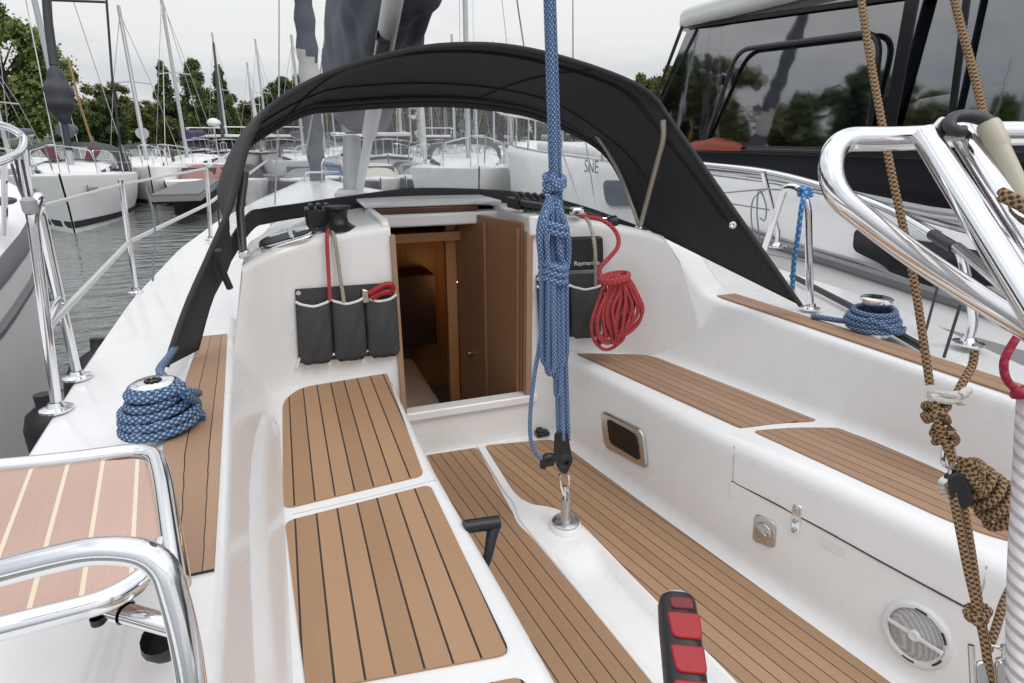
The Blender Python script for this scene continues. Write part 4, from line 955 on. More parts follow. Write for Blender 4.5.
bro('rope', [spline([at(1001, 191, d=.655), at(1012, 197, d=.645), at(1034, 208, d=.64)], 5), spline([at(1000, 197, d=.655), at(1014, 203, d=.645), at(1034, 215, d=.64)], 5)], .0050, BROWNR, 'short brown lashing round the steel ladder legs at the right', 'rope')
# bundle going right
bp = []
for k in range(9):
    off = (k-4)*4.2; dd = .89+.012*(k % 3)
    bp.append(spline([at(957, 464+off*.25, d=dd-.02), at(975, 478+off*.7, d=dd-.03), at(995, 497+off*1.0, d=dd), at(1012+k % 2*3, 500+off*1.1+6, d=dd+.01), at(1004, 512+off*.8, d=dd+.02), at(985, 495+off*.6, d=dd+.01)], 5))
for k in range(5):
    c = at(968+k*9, 473+k*9, d=.885); bp.append(spline([c+(RT*.6+UP*.8)*math.cos(a)*(.021+.003*k)+FW*math.sin(a)*.022 for a in [j*PI/5 for j in range(11)]], 3))
bro('rope_coil', bp, .0064, BROWNR, 'thick hank of coiled brown rope beside the white stern rope', 'rope coil')
pbk = empty('pulley_block', at(954, 490, d=.88), 'black pulley block with steel shackle hanging below the knotted brown rope', 'pulley block')
mb = MB()
sh = [(942, 474), (950, 470), (960, 474), (966, 490), (966, 502), (960, 508), (950, 502), (944, 494)]
mb.plate(fillet2([at(u, v, d=.885) for u, v in sh], .008), .007, nrm=-FW); mb.plate(fillet2([at(u+4, v+1, d=.862) for u, v in sh], .008), .006, nrm=-FW); mb.build('cheek', BLACKP, pbk, bev=.003)
mb = MB(); mb.lathe([(.012, -.012), (.018, -.010), (.014, 0), (.018, .010), (.012, .012)], at(954, 488, d=.875), FW, 18); mb.build('sheave', STEELD, pbk)
mb = MB(); mb.tube(spline([at(944, 448, d=.87), at(943, 462, d=.87), at(948, 467, d=.87), at(954, 468, d=.87), at(960, 464, d=.87)], 5), .0032, 8); mb.tube([at(951, 455, d=.87), at(951, 474, d=.875)], .004, 8); mb.tube([at(952, 445, d=.868), at(957, 465, d=.868)], .003, 8); mb.build('shackle', STEEL, pbk)
r3 = [at(948, 484, d=.868), at(952, 490, d=.862), at(958, 520, d=.86), at(968, 570, d=.85), at(978, 612, d=.84), at(986, 650, d=.83), at(992, 700, d=.82)]
r4 = [at(960, 490, d=.875), at(964, 510, d=.87), at(971, 550, d=.865), at(978, 600, d=.85), at(985, 640, d=.84)]
r5 = [at(1010, 590, d=.88), at(1003, 605, d=.87), at(996, 628, d=.86), at(988, 650, d=.85)]
bro('rope', [spline(r3, 8), spline(r4, 8), spline(r5, 8), knot(at(978, 615, d=.845), .013, 9, 8)], .0058, BROWNR, 'brown braided rope led down through the black pulley block to the lower block', 'rope')
lb = empty('pulley_block', at(984, 668, d=.83), 'steel pulley block at the bottom right holding the brown rope', 'pulley block')
mb = MB()
for (u, dd) in ((976, .815), (995, .835)):
    mb.plate(fillet2([at(u-3, 662, d=dd), at(u+5, 658, d=dd), at(u+12, 690, d=dd), at(u+10, 720, d=dd), at(u+2, 720, d=dd)], .008), .006, nrm=-FW)
mb.build('cheek', STEELD, lb, bev=.002)
mb = MB()
for (u, dd) in ((971, .81), (1004, .84)): mb = MB(); mb.tube([at(u, 645, d=dd), at(u+3, 700, d=dd)], .004, 8); mb.build('strap', STEEL, lb)
mb = MB(); mb.tube(spline([at(990, 646, d=.83), at(1000, 648, d=.83), at(1004, 656, d=.83), at(996, 660, d=.83)], 5), .0025, 8); mb.build('ring', STEEL, lb)
bro('rope', [spline([at(1028, 395, d=.80), at(1025, 450, d=.80), at(1019, 560, d=.80), at(1017, 640, d=.80), at(1016, 720, d=.80)], 6)], .0125, WHITER, 'thick white laid rope hanging at the right edge of the stern', 'rope')
bro('cord', [spline([at(1034, 318, d=.80), at(1024, 328, d=.80), at(1012, 345, d=.80), at(1004, 362, d=.80), at(1006, 378, d=.80), at(1014, 388, d=.80), at(1021, 393, d=.79)], 8), knot(at(1021, 392, d=.795), .008, 7, 4)], .0052, CRIMR, 'crimson cord looped above the white rope at the right edge', 'cord')

# ================================================================== TILLER EXTENSION
tx = empty('tiller_extension', at(690, 690, d=.62), 'black rubber tiller extension handle with red grip pads standing in the cockpit', 'tiller extension')
t0 = at(676, 599, d=.62); t1_ = at(694, 760, d=.52); ax = (t1_-t0).normalized()
e2 = (RT-ax*RT.dot(ax)).normalized(); e3 = ax.cross(e2)
if e3.dot(FW) > 0: e3 = -e3
rows = []
for (t, r) in [(-.004, .004), (-.003, .012), (0, .0165), (.006, .0185), (.03, .0195), (.07, .0195), (.12, .0195), (.2, .0195)]:
    rows.append([t0+ax*t+(e2*math.copysign(abs(math.cos(a))**.7, math.cos(a))+e3*math.copysign(abs(math.sin(a))**.7, math.sin(a)))*r for a in [2*PI*k/28 for k in range(28)]])
mb = MB(); mb.grid(rows, close=True); mb.build('grip', BLACKP, tx)
for k in range(4):
    s = .022+k*.0305; mb = MB(); pts = fillet2([t0+ax*s-e2*.0150+e3*.0165, t0+ax*s+e2*.0165+e3*.0165, t0+ax*(s+.0245)+e2*.0165+e3*.0165, t0+ax*(s+.0245)-e2*.0120+e3*.0165], [.003, .003, .006, .007])
    mb.plate(pts, .0055, nrm=e3); mb.build('grip_pad', RED, tx, bev=.0015)
mb = MB(); mb.plate(fillet2([t0+ax*.006-e2*.0115+e3*.0165, t0+ax*.006+e2*.0125+e3*.0165, t0+ax*.018+e2*.0125+e3*.0168, t0+ax*.018-e2*.0105+e3*.0168], .004), .004, nrm=e3); mb.build('grip_pad', plain('dark_red', (.16, .008, .015), .4), tx, bev=.0015)
mb = MB(); mb.lathe([(.0135, -.001), (.013, .004), (.009, .0055), (0, .006)], t0, -ax, 22); mb.lathe([(.004, .005), (.004, .0065), (0, .0066)], t0, -ax, 12); mb.build('end_cap', plain('grey_cap', (.36, .37, .39), .35), tx)
# ================================================================== OTHER BOATS
HULLW = plain('boat_hull_white', (.82, .815, .80), .35, var=.04, scale=1.5)
DECKW = plain('boat_deck_white', (.74, .735, .72), .6, var=.05)
DGREY = plain('dark_grey_hood', (.045, .047, .052), .85, bump=.3, bscale=10)
DBLUE = plain('dark_antifouling', (.02, .022, .03), .6)
WIN = plain('tinted_window', (.015, .018, .022), .06, var=.1)
MASTG = plain('mast_grey', (.50, .51, .52), .45, .3)
MASTB = plain('mast_dark', (.035, .037, .045), .6)
RUBG = plain('grey_rubber_strip', (.22, .22, .23), .55)
BROWN = plain('brown_wood_trim', (.16, .085, .05), .5)
WZ = -.45
def loft_hull(W, L, B, fb, rake=.5, stern=.8):
    """W(s,t,z): boat coordinates to world. returns rows"""
    rows = []
    for i in range(15):
        q = i/14; s = L*q; hb = B/2*min(1, (1-(1-min(1, q*1.75))**2.1))*(1-(1-stern)*max(0, q-.55)/.45)
        hb = max(hb, .02); zg = fb*(1.30-.42*q+.16*q*q); sb = s-rake*(1-q)**3
        rows.append([W(s, -hb*.72, -.35), W(s-.1*(1-q), -hb*.93, zg*.45), W(sb, -hb, zg-.06), W(sb, -hb*.985, zg), W(sb, -hb*.5, zg+.04), W(sb, 0, zg+.06), W(sb, hb*.5, zg+.04), W(sb, hb*.985, zg), W(sb, hb, zg-.06), W(s-.1*(1-q), hb*.93, zg*.45), W(s, hb*.72, -.35)])
    return rows
def frame(p0, ang):
    d = Vector((math.sin(ang), math.cos(ang), 0)); n = Vector((d.y, -d.x, 0))
    return lambda s, t, z: Vector((p0[0], p0[1], WZ))+d*s+n*t+Vector((0, 0, z))
def tubes(name, paths, r, mat, parent, n=6):
    join = name in ('pulpit', 'fly_rail', 'bow_rail'); mb = MB()
    for p in paths:
        mb.tube(p, r, n)
        if not join: o = mb.build(name, mat, parent); mb = MB()
    return mb.build(name, mat, parent) if join else o
def sailboat(p0, ang, L, B, fb, mtop, label, group=None, hood=DGREY, sail=GREYC, mastm=MASTG, jib=None, name='moored_sailboat', ms=.40, stripe=None, bowtext=None, spread=True, detail=True):
    W = frame(p0, ang); root = empty(name, W(L*.5, 0, 0), label, 'sailboat', group)
    rows = loft_hull(W, L, B, fb); mb = MB(); mb.grid(rows); mb.add(rows[-1], [list(range(11))])
    hull = mb.build('hull', HULLW, root, angle=50)
    mb = MB(); bt = []
    for r in rows: bt.append([r[0]+Vector((0, 0, .25)), r[0]+Vector((0, 0, .41))])
    lo = [r[0].lerp(r[1], .62) for r in rows]; hi = [r[0].lerp(r[1], .80) for r in rows]; lo2 = [r[10].lerp(r[9], .62) for r in rows]; hi2 = [r[10].lerp(r[9], .80) for r in rows]
    for a, b, sgn in ((lo, hi, 1), (lo2, hi2, -1)):
        pass
    ds = [(r[1]-r[9]).normalized()*.012 for r in rows]
    mb.grid([[r[0]+(r[1]-r[0])*.50+d, r[0]+(r[1]-r[0])*.66+d] for r, d in zip(rows, ds)]); mb.grid([[r[10]+(r[9]-r[10])*.50-d, r[10]+(r[9]-r[10])*.66-d] for r, d in zip(rows, ds)])
    mb.build('boot_stripe', stripe or DBLUE, hull)
    zd = fb*1.05
    # coachroof
    cr = []
    for q, w, h in ((.26, .16, .02), (.30, .30, .20), (.42, .46, .32), (.62, .56, .40), (.66, .56, .40)):
        s = L*q; hw = B/2*w/.56*.62
        cr.append([W(s, -hw*1.08, zd-.06), W(s, -hw, zd+h*.8), W(s, -hw*.8, zd+h), W(s, 0, zd+h+.05), W(s, hw*.8, zd+h), W(s, hw, zd+h*.8), W(s, hw*1.08, zd-.06)])
    mb = MB(); mb.grid(cr); mb.add(cr[-1], [list(range(7))]); cab = mb.build('coachroof', DECKW, root, angle=40)
    for sg in (-1, 1):
        mb = MB(); hw = B/2*.62
        mb.plate(fillet2([W(L*.36, sg*(hw*.75), zd+.12), W(L*.36, sg*(hw*.74), zd+.21), W(L*.58, sg*(hw*1.0), zd+.29), W(L*.58, sg*(hw*1.05), zd+.14)], .04), .02); mb.build('window', WIN, cab)
    # cockpit coaming
    mb = MB(); mb.plate(fillet2([W(L*.66, -B*.33, zd+.25), W(L*.98, -B*.30, zd+.12), W(L*.98, B*.30, zd+.12), W(L*.66, B*.33, zd+.25)], .1), -.4, nrm=(0, 0, 1)); mb.build('coaming', DECKW, root)
    if hood:
        rr = []
        for q, sc, hh in ((.58, .55, .12), (.63, .85, .48), (.70, 1.0, .66), (.76, 1.0, .62)):
            row = []
            for k in range(13):
                a = PI*k/12; row.append(W(L*q, -B*.36*sc*math.copysign(abs(math.cos(a))**.6, math.cos(a)), zd+.22+hh*math.sin(a)**.6))
            rr.append(row)
        mb = MB(); mb.grid(rr[1:]); mb.build('sprayhood', hood, root, angle=180)
        mb = MB(); mb.grid(rr[:2], skip=lambda i, j: j in (3, 8)); mb.build('sprayhood_window', PVC, root)
    sm = L*ms; H = mtop
    mb = MB(); mb.tube([W(sm, 0, zd+.2), W(sm, 0, H)], lambda t: .075-.02*t, 10); mast = mb.build('mast', mastm, root)
    if spread:
        mb = MB()
        for hh in (.55,):
            z = zd+(H-zd)*hh; mb.tube([W(sm+.2, -.55, z), W(sm, 0, z+.05), W(sm+.2, .55, z)], .022, 6)
        mb.build('spreader', mastm, mast)
    zs = zd+(H-zd)*.55
    tubes('shroud', [[W(sm+.25, -B*.44, zd), W(sm+.2, -.55, zs), W(sm, 0, H*.96)], [W(sm+.25, B*.44, zd), W(sm+.2, .55, zs), W(sm, 0, H*.96)], [W(L, 0, zd), W(sm, 0, H)]], .011, STEELD, root, 5)
    if jib:
        a, b = W(-.25, 0, fb*1.35), W(sm-.1, 0, H*.93); mb = MB(); mb.tube([a.lerp(b, i/16) for i in range(17)], lambda t: .06+.05*math.sin(PI*min(1, t+.15)), 10); mb.build('furled_headsail', jib, root)
    else: tubes('forestay', [[W(-.25, 0, fb*1.3), W(sm, 0, H*.95)]], .012, STEELD, root, 5)
    zb = zd+1.15
    mb = MB(); n = 12; pts = [W(sm+(L*.92-sm)*i/n, .05*math.sin(i), zb+.10*i/n+.06) for i in range(n+1)]
    mb.tube(pts, lambda t: (.19-.09*t)*(1+.08*math.sin(t*40)), 12); mb.build('sail_cover', sail, root)
    tubes('boom', [[W(sm, 0, zb-.12), W(L*.94, 0, zb+.02)]], .05, mastm, root, 8)
    hbq = lambda q: B/2*min(1, (1-(1-min(1, q*1.75))**2.1))*.93
    zq = lambda q: fb*(1.30-.42*q+.16*q*q)
    pul = roundpath([W(L*.16, -hbq(.16), zq(.16)), W(L*.13, -hbq(.13)*.98, zq(.13)+.55), W(-.3, -.12, zq(0)+.62), W(-.3, .12, zq(0)+.62), W(L*.13, hbq(.13)*.98, zq(.13)+.55), W(L*.16, hbq(.16), zq(.16))], .12)
    tubes('pulpit', [pul, [W(.05, -.14, zq(0)), W(-.2, -.16, zq(0)+.6)], [W(.05, .14, zq(0)), W(-.2, .16, zq(0)+.6)]], .016, STEEL, root)
    ps = []
    for sg in (-1, 1):
        top = []
        for q in (.14, .32, .50, .68, .86, .98):
            a = W(L*q, sg*hbq(q)*(1 if q < .6 else .95), zq(q)); b = a+Vector((0, 0, .55)); ps.append([a, b]); top.append(b)
        tubes('lifeline', [top, [p-Vector((0, 0, .27)) for p in top]], .007, LIFE, root, 5)
    tubes('stanchion', ps, .013, STEEL, root)
    if bowtext:
        for sg in (-1, 1):
            qa, qb = (.17, .05) if sg < 0 else (.06, .18)
            def sk(q):
                f_ = q*14; i_ = int(f_); g = f_-i_; a_, b_ = (1, 2) if sg < 0 else (9, 8); pa = rows[i_][a_].lerp(rows[i_+1][a_], g); pb = rows[i_][b_].lerp(rows[i_+1][b_], g); return pa.lerp(pb, .45)+(W(0, sg, 0)-W(0, 0, 0))*.07-(W(1, 0, 0)-W(0, 0, 0))*.05
            r0, r1 = sk(qa), sk(qb)
            text(bowtext, 'lettering', r0, r1-r0, (0, 0, 1), .26, plain('bow_print', (.07, .07, .08), .6), hull)
    return root, W
def fender(p, r, h, mat, label, tiltv=(0, 0, 1), group=None):
    mb = MB(); a = Vector(tiltv).normalized()
    mb.lathe([(.0, 0), (r*.35, .005), (r*.75, .04*h/.6), (r, .13*h/.6), (r, h*.75), (r*.8, h*.88), (r*.35, h*.95), (.035, h*.97), (.035, h*1.05), (0, h*1.06)], p, a, 24)
    return tag(mb.build('fender', mat, angle=60), label, 'fender', group)

# -- facing boat at the left, bow towards us
bw = at(75, 233, z=WZ)
A1 = math.atan2(-.22, 1)*.9
fac, Wf = sailboat((bw.x, bw.y), A1, 8.6, 3.0, .98, 12.5, 'white sailboat bow on to us with dark grey hood and black furled headsail', hood=None, mastm=MASTG, name='moored_sailboat', bowtext='Anna', spread=True)
def hoodf(W, L, B, zd):
    rr = []
    for q, sc, z0, hh in ((.50, .62, .25, .25), (.56, .86, .2, .62), (.66, 1.12, .1, .85), (.80, 1.15, .05, .85)):
        rr.append([W(L*q, -B*.40*sc*math.copysign(abs(math.cos(PI*k/16))**.6, math.cos(PI*k/16)), zd+z0+hh*math.sin(PI*k/16)**.6) for k in range(17)])
    return rr
rr = hoodf(Wf, 8.6, 3.0, 1.0)
mb = MB(); mb.grid(rr[1:]); sh = mb.build('sprayhood', DGREY, fac, angle=180)
mb = MB(); mb.grid(rr[:2], skip=lambda i, j: j in (5, 6, 9, 10)); mb.build('sprayhood_window', PVC, fac)
mb = MB(); mb.grid(rr[:2], skip=lambda i, j: j not in (5, 6)); mb.build('window_border', plain('maroon_canvas_port', (.10, .02, .03), .8), fac)
mb = MB(); mb.grid(rr[:2], skip=lambda i, j: j not in (9, 10)); mb.build('window_border', plain('maroon_canvas', (.10, .02, .03), .8), fac)
# black furled headsail hanging over the foredeck
a = at(69, 150, y=bw.y+.3); b = at(61, 105, y=bw.y+.5); c = at(44, -40, y=bw.y+1.2)
mb = MB(); mb.tube([a, a.lerp(b, .5), b], .07, 10); bb = at(58, 78, y=bw.y+.6)
mb.tube(spline([at(66, 124, y=bw.y+.4), at(62, 112, y=bw.y+.45), at(59, 98, y=bw.y+.5), at(57, 82, y=bw.y+.6), at(54, 64, y=bw.y+.7)], 6), lambda t: .06+.24*math.sin(PI*t)**1.2+.02*math.sin(t*23), 12)
mb.tube([at(54, 66, y=bw.y+.7), at(48, 20, y=bw.y+1), c], .09, 12); mb.build('furled_headsail', MASTB, fac)
mb = MB(); mb.tube([at(68, 57, y=bw.y+1.4), at(80, 105, y=bw.y+1.2), at(92, 142, y=bw.y+1.6)], .026, 8); tag(mb.build('sail_strap', plain('orange_strap', (.42, .26, .10), .6)), 'orange yellow strap running down beside the black furled headsail', 'strap')
mb = MB(); mb.tube([at(105, -20, y=bw.y+3), at(112, 75, y=bw.y+3), at(124, 178, y=bw.y+3)], .028, 8); mb.tube([at(50, 0, y=bw.y+3), at(105, 2, y=bw.y+3)], .03, 8); mb.build('shroud', MASTB, fac)
for (u, v, w_) in ((22, 35, 1),):
    pass

GRPS = 'sailboats moored at the far pontoons'
spec = [  # u, y, mast-top v, L, label extras
    (9, 25, 45, 7.5, 'small sailboat with a pale mast at the far left edge before the trees', None, GREYC),
    (145, 25, 8, 8.0, 'sailboat with a bare silver mast right of the dark hooded boat', DGREY, plain('pale_cover', (.45, .45, .44), .8)),
    (187, 28, -6, 8.5, 'sailboat with purple boom cover and white radar dome beyond the pier', None, plain('purple_cover', (.05, .035, .11), .8)),
    (229, 44, 34, 9.0, 'distant sailboat with its mast against the tall trees beside the sprayhood', DGREY, GREYC),
    (269, 46, 40, 9.0, 'distant sailboat whose mast stands just left of the sprayhood', None, GREYC),
    (303, 30, 36, 8.0, 'sailboat seen through the sprayhood window left of the mast', DGREY, GREYC),
    (325, 36, 25, 8.5, 'sailboat seen through the sprayhood window directly behind the furled headsail', None, GREYC),
    (402, 29, 40, 7.5, 'sailboat with cream mast seen through the window right of the boom vang', None, GREYL),
    (421, 26, 25, 8.0, 'sailboat with pale boom cover seen in the middle of the sprayhood window', DGREY, GREYL),
    (455, 31, 35, 8.0, 'sailboat with twin thin masts lines seen left of the steel bow rail', DGREY, GREYC),
    (476, 40, 50, 8.0, 'far sailboat seen through the window inside the bow rail loop', None, GREYC),
    (494, 36, 42, 8.5, 'far sailboat seen through the window just left of the blue tackle', DGREY, GREYC),
    (535, 42, 60, 8.5, 'far sailboat seen through the window behind the upper blue tackle', None, GREYC),
]
jibs = [None, None, None, DGREY, None, None, None, None, GREYL, None, None, None, None]
for i, (u, y, vt, L, lab, hd, sl) in enumerate(spec):
    m = at(u, 150, y=y); zt_ = at(u, vt, y=y).z-WZ
    ang = R([-6, -10, 4, 0, 5, -4, 8, 14, 10, 16, 20, 18, 22][i]); ms = .42
    p0 = (m.x-math.sin(ang)*L*ms, m.y-math.cos(ang)*L*ms)
    r_, W_ = sailboat(p0, ang, L, L*.33, .95, zt_, lab.replace('twin thin masts lines', 'tall thin mast'), GRPS, hood=hd, sail=sl, jib=jibs[i])
    if i == 2:
        mb = MB(); mb.tube([W_(L*.9, .5, 1.2), W_(L*.9, .5, 2.6)], .03, 8); mb.build('radar_pole', STEEL, r_)
        mb = MB(); mb.lathe([(0, 0), (.22, .02), (.30, .12), (.26, .24), (.12, .33), (0, .35)], W_(L*.9, .5, 2.6), n=20); mb.build('radar_dome', DECKW, r_)
def motorboat(u, y, ang, L, B, label, fly=True, glassc=WIN):
    m = at(u, 150, y=y); W = frame((m.x, m.y), ang); root = empty('motor_cruiser', W(L*.5, 0, 0), label, 'motorboat', 'motor cruisers at the far pontoons')
    rows = loft_hull(W, L, B, 1.15, .6, .95); mb = MB(); mb.grid(rows); mb.add(rows[-1], [list(range(11))]); h = mb.build('hull', HULLW, root, angle=50)
    mb = MB(); mb.grid([[r[2]+(r[2]-r[8]).normalized()*.02, r[2]+(r[2]-r[8]).normalized()*.02+Vector((0, 0, -.1))] for r in rows]); mb.grid([[r[8]-(r[2]-r[8]).normalized()*.02, r[8]-(r[2]-r[8]).normalized()*.02+Vector((0, 0, -.1))] for r in rows]); mb.build('rub_rail', DBLUE, h)
    def ring(q, w, z): return [W(L*q, -B*w, z), W(L*q, B*w, z)]
    mb = MB(); mb.plate([W(L*.28, -B*.40, 1.15), W(L*.40, -B*.38, 1.45), W(L*.95, -B*.40, 1.45), W(L*.95, -B*.42, 1.0)], B*.8, nrm=W(0, 1, 0)-W(0, 0, 0)); mb.build('cabin', DECKW, root, bev=.05)
    mb = MB(); mb.plate([W(L*.38, -B*.37, 1.45), W(L*.52, -B*.34, 2.15), W(L*.95, -B*.36, 2.15), W(L*.95, -B*.37, 1.45)], B*.72, nrm=W(0, 1, 0)-W(0, 0, 0)); mb.build('window_band', glassc, root, bev=.04)
    for q in (.45, .6, .78):
        pass
    mb = MB(); mb.plate(fillet2([W(L*.44, -B*.40, 2.15), W(L*.98, -B*.40, 2.15), W(L*.98, B*.40, 2.15), W(L*.44, B*.40, 2.15)], .4), .16, nrm=(0, 0, 1)); mb.build('roof', DECKW, root, bev=.04)
    ps = [[W(L*q, sg*B*.36*min(1, q*3.2+.1), 1.5-.3*q), W(L*q, sg*B*.36*min(1, q*3.2+.1), 2.05-.35*q)] for q in (.03, .14, .28, .44, .6) for sg in (-1, 1)]
    tubes('bow_rail', ps+[[W(L*q, -B*.36*min(1, q*3.2+.1), 2.05-.35*q) for q in (.7, .6, .44, .28, .14, .03)]+[W(L*q, B*.36*min(1, q*3.2+.1), 2.05-.35*q) for q in (.03, .14, .28, .44, .6, .7)]], .02, STEEL, root)
    if fly: tubes('fly_rail', [roundpath([W(L*.55, -B*.34, 2.3), W(L*.55, -B*.34, 2.75), W(L*.55, B*.34, 2.75), W(L*.55, B*.34, 2.3)], .2), [W(L*.55, -B*.34, 2.75), W(L*.95, -B*.34, 2.75), W(L*.95, -B*.34, 2.3)], [W(L*.55, B*.34, 2.75), W(L*.95, B*.34, 2.75), W(L*.95, B*.34, 2.3)]], .03, DECKW, root)
    return root
motorboat(228, 37, R(2), 9, 3.3, 'white motor cruiser with flybridge rail moored before the tall trees')
motorboat(205, 41, R(-4), 8, 3.0, 'dark windowed motor cruiser left of the larger white cruiser', glassc=DBLUE)
motorboat(283, 36, R(4), 8.5, 3.2, 'white motor cruiser seen at the left edge of the sprayhood window')
motorboat(372, 33, R(6), 8, 3.0, 'white motor cruiser seen through the window just right of the mast', False)
motorboat(440, 36, R(12), 9, 3.3, 'white motor cruiser seen through the middle of the sprayhood window')
motorboat(388, 24, R(10), 6.5, 2.4, 'low white cruiser seen through the window above the hatch', False)
# more of the crowded marina
far = random.Random(8)
for u in (258, 312, 336, 384, 411, 433, 446, 466, 508, 552):
    y = far.uniform(44, 64); L = far.uniform(7.5, 9.5); m = at(u, 150, y=y); ang = R(far.uniform(-8, 20)); vt = far.uniform(42, 72)
    sailboat((m.x-math.sin(ang)*L*.42, m.y-math.cos(ang)*L*.42), ang, L, L*.33, 1.0, at(u, vt, y=y).z-WZ, 'one of the sailboats in the far row behind the floating pier', 'sailboats in the far row', hood=far.choice([DGREY, None]), sail=far.choice([GREYC, GREYL, GREYC]), name='distant_sailboat', jib=far.choice([None, GREYL, None, GREYC]))
CVR = {'blue': plain('blue_tarp', (.06, .11, .20), .7, bump=.5, bscale=8), 'grey': plain('grey_tarp', (.25, .26, .27), .8, bump=.5, bscale=8), 'pink': plain('faded_red_tarp', (.30, .15, .14), .8, bump=.5, bscale=8), 'cream': plain('cream_tarp', (.55, .52, .46), .8, bump=.5, bscale=8), 'black': DGREY}
def dayboat(u, y, ang, L, colr, label):
    m = at(u, 150, y=y); W = frame((m.x, m.y), ang); B = L*.38; root = empty('day_boat', W(L*.5, 0, 0), label, 'small boat', 'small boats tied to the floating pier')
    rows = loft_hull(W, L, B, .62, .4, .9); mb = MB(); mb.grid(rows); mb.add(rows[-1], [list(range(11))]); h = mb.build('hull', HULLW, root, angle=50)
    mb = MB(); mb.grid([[r[2]+(r[2]-r[8]).normalized()*.02, r[1]+(r[2]-r[8]).normalized()*.02] for r in rows]); mb.build('stripe', DBLUE, h)
    rr = []
    for q, w, hh in ((.30, .30, .02), (.36, .36, .42), (.48, .42, .62), (.70, .42, .58), (.93, .38, .25)): rr.append([W(L*q, -B*w*math.copysign(abs(math.cos(PI*k/10))**.6, math.cos(PI*k/10)), .60+hh*math.sin(PI*k/10)**.7) for k in range(11)])
    mb = MB(); mb.grid(rr); mb.build('boat_cover', CVR[colr], root, angle=180)
    mb = MB(); mb.plate([W(L*.33, -B*.30, .72), W(L*.40, -B*.33, 1.12), W(L*.40, B*.33, 1.12), W(L*.33, B*.30, .72)], .03); mb.build('windscreen', WIN, root)
    mb = MB(); mb.box(W(L*1.02, 0, .55), (.35, .4, .75), Matrix.Rotation(-ang, 3, 'Z')); mb.box(W(L*1.04, 0, -.02), (.14, .2, .6), Matrix.Rotation(-ang, 3, 'Z')); mb.build('outboard_motor', BLACKP, root, bev=.08)
    return root
for (u, y, a_, L, c_, lb_) in ((166, 21.5, 20, 4.6, 'pink', 'small boat with faded red cover tied beside the finger pier'), (300, 21, 5, 5.0, 'grey', 'small boat with grey cover seen at the left of the sprayhood window'), (335, 22, -8, 4.6, 'blue', 'small boat with blue cover seen just left of the mast'), (378, 20.5, 6, 5.0, 'cream', 'small boat with cream cover seen right of the boom vang'), (404, 21.8, 12, 4.4, 'black', 'small boat with black cover in the middle of the sprayhood window'), (428, 20.6, 4, 5.2, 'grey', 'small boat with grey cover seen left of the large white bow'), (448, 22.2, 14, 4.6, 'pink', 'small boat with faded red cover seen left of the steel bow pulpit'), (238, 21.5, -4, 4.8, 'black', 'small boat with black cover just outside the sprayhood port edge')):
    dayboat(u, y, R(a_), L, c_, lb_)
# fenders on the facing boat

# -- piers
PIER = plain('pier_planks', (.17, .17, .175), .8, var=.15, scale=8); FLOAT = plain('black_float', (.018, .018, .02), .6)
def pier(name, x0, x1, y0, y1, ztop, label, ends=True):
    root = empty(name, ((x0+x1)/2, (y0+y1)/2, WZ), label, 'pier'); mb = MB()
    n = int(max(x1-x0, y1-y0)/.18); 
    if y1-y0 > x1-x0:
        for i in range(n): mb.box(((x0+x1)/2, y0+(i+.5)*(y1-y0)/n, ztop), (x1-x0, (y1-y0)/n*.93, .05))
    else:
        for i in range(n): mb.box((x0+(i+.5)*(x1-x0)/n, (y0+y1)/2, ztop), ((x1-x0)/n*.93, y1-y0, .05))
    mb.build('decking', PIER, root, smooth=False)
    mb = MB(); mb.box(((x0+x1)/2, (y0+y1)/2, ztop-.09), (x1-x0+.04, y1-y0+.04, .12)); mb.build('edge_beam', plain('pier_beam', (.22, .22, .22), .7), root, bev=.01)
    mb = MB()
    if y1-y0 > x1-x0:
        k = max(1, int((y1-y0)/4))
        for i in range(k): mb.box(((x0+x1)/2, y0+.9+i*(y1-y0-1.2)/max(1, k-1) if k > 1 else (y0+y1)/2, (WZ-.3+ztop-.15)/2), (x1-x0-.06, 1.7, ztop-.15-WZ+.3))
    else:
        k = max(1, int((x1-x0)/3))
        for i in range(k): mb.box((x0+1+i*(x1-x0-2)/max(1, k-1), (y0+y1)/2, (WZ-.3+ztop-.15)/2), (1.5, y1-y0-.06, ztop-.15-WZ+.3))
    mb.build('float', FLOAT, root, bev=.05)
pier('finger_pier', -4.0, -2.95, 16.6, 23.9, .30, 'short grey finger pier with black floats ending left of the lifeline')
pier('floating_pier', -9, 14, 24.0, 25.6, .30, 'long grey floating pier crossing behind the near boats')

# -- neighbour close on our port side, running out of the frame
nb = empty('moored_motorboat', (-3.4, 3.5, WZ), 'pale grey white boat close on the left with grey rubbing strips and round bow rail', 'motorboat')
plan = [(-1.5, -2.62), (3.0, -2.60), (4.0, -2.58), (4.7, -2.62), (5.3, -2.74), (5.9, -3.0), (6.6, -3.6), (6.9, -4.2)]
zg_ = lambda y: lin([(-1.5, .62), (3, .74), (4.2, .93), (5.44, 1.15), (6.9, 1.35)], y)
rows = []
for i in range(41):
    y = -1.5+8.4*i/40; x = lin(plan, y); z = zg_(y); k = smooth(4.4, 6.9, y)*.35
    rows.append([Vector((x-.16-k, y-k*.6, -.7)), Vector((x-.04-k*.5, y-k*.4, z-.62)), Vector((x-.015-k*.2, y, z-.33)), Vector((x, y, z-.14)), Vector((x, y, z-.0)), Vector((x-.05, y, z+.035)), Vector((x-.30, y, z+.03)), Vector((x-.36, y, z+.09)), Vector((x-.9, y, z+.13)), Vector((-4.6, y, z+.13))])
mb = MB(); mb.grid(rows); nh = mb.build('hull', HULLW, nb, angle=40)
